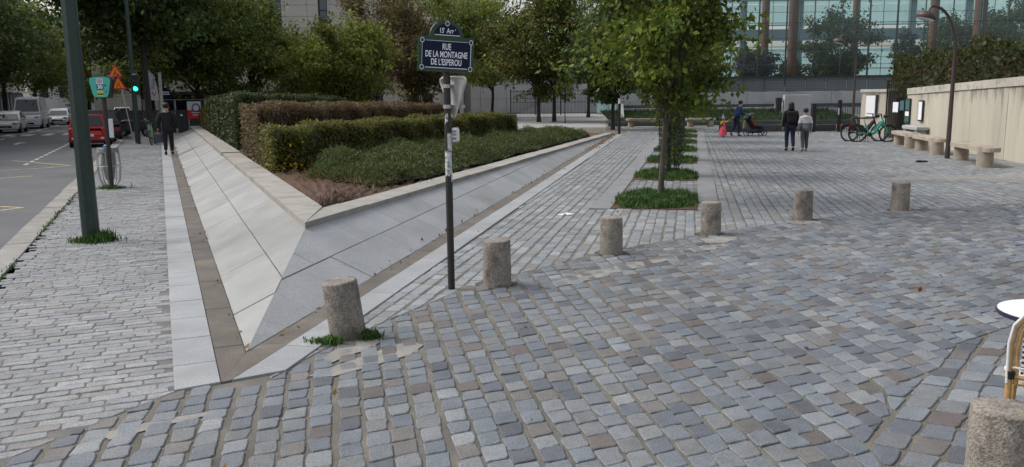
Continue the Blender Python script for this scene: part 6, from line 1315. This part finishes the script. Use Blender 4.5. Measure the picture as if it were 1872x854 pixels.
for i, z in enumerate(np.arange(.515, .845, wv)):
    hwid = .17 * math.sqrt(max(0, 1 - max(0, (z - .64) / .215) ** 2.2))
    for j, x in enumerate(np.arange(-.168, .168, wv)):
        if abs(x + wv / 2) > hwid: continue
        (mw if (i + j) % 2 else md_).quad(*[(a, warp_y(a, b) - (.004 if (i + j) % 2 else 0), b) for a, b in ((x, z), (x + wv, z), (x + wv, z + wv), (x, z + wv))])
mw.build('woven_back', M['plastic_white'], ch); md_.build('woven_back', M['weave_dark'], ch)
m = MB(); n = 28; pr = []
for t in range(n): a = 2 * math.pi * t / n; pr.append((.215 * math.cos(a) * (1 + .08 * abs(math.cos(a))), .21 * math.sin(a), .455))
m.prism(pr, (0, 0, -.022), .006); seat = m.build('seat', M['plastic_white'], ch); mw = MB()
for i, x in enumerate(np.arange(-.19, .19, .022)):
    for j, y in enumerate(np.arange(-.19, .19, .022)):
        if x * x + y * y < .034 and (i + j) % 2: mw.quad(*[(a, b, .4565) for a, b in ((x, y), (x + .011, y), (x + .011, y + .011), (x, y + .011))])
mw.build('seat_weave', M['weave_dark'], seat)
for z in (.445, .478): m = MB(); m.tube([(a * 1.02, b * 1.02, z) for a, b, _ in pr] + [(pr[0][0] * 1.02, pr[0][1] * 1.02, z)], .009, 6); m.build('seat_rim', M['plastic_white'] if z > .46 else M['bamboo'], ch, smooth=True)
for sx in (-1, 1): m = MB(); m.tube([(sx * .19, .16, .44), (sx * .205, .19, 0)], .0155, 8); m.build('leg', M['bamboo'], ch, smooth=True)
for sx in (-1, 1): m = MB(); m.tube([(sx * .21, -.2, .22), (sx * .2, .17, .22)], .010, 6); m.build('stretcher', M['bamboo'], ch, smooth=True)
m = MB(); m.tube([(-.2, -.205, .495), (0, -.215, .49), (.2, -.205, .495)], .012, 8); m.build('cross_rail', M['bamboo'], ch, smooth=True)
m = MB(); m.tube([(-.215, -.208, .53), (-.205, -.21, .545), (0, -.225, .54), (.205, -.21, .545)], .007, 6); m.build('white_cord', M['plastic_white'], ch, smooth=True)
for sx in (-1, 1): m = MB(); m.tube([(sx * .21, -.209, .485), (sx * .209, -.213, .525)], .0195, 10); m.build('binding', M['black'], ch, smooth=True)
for sx in (-1, 1): m = MB(); m.tube([(sx * .21, -.20, .29), (sx * .21, -.20, .30)], .02, 10); m.build('binding', M['plastic_white'], ch, smooth=True)
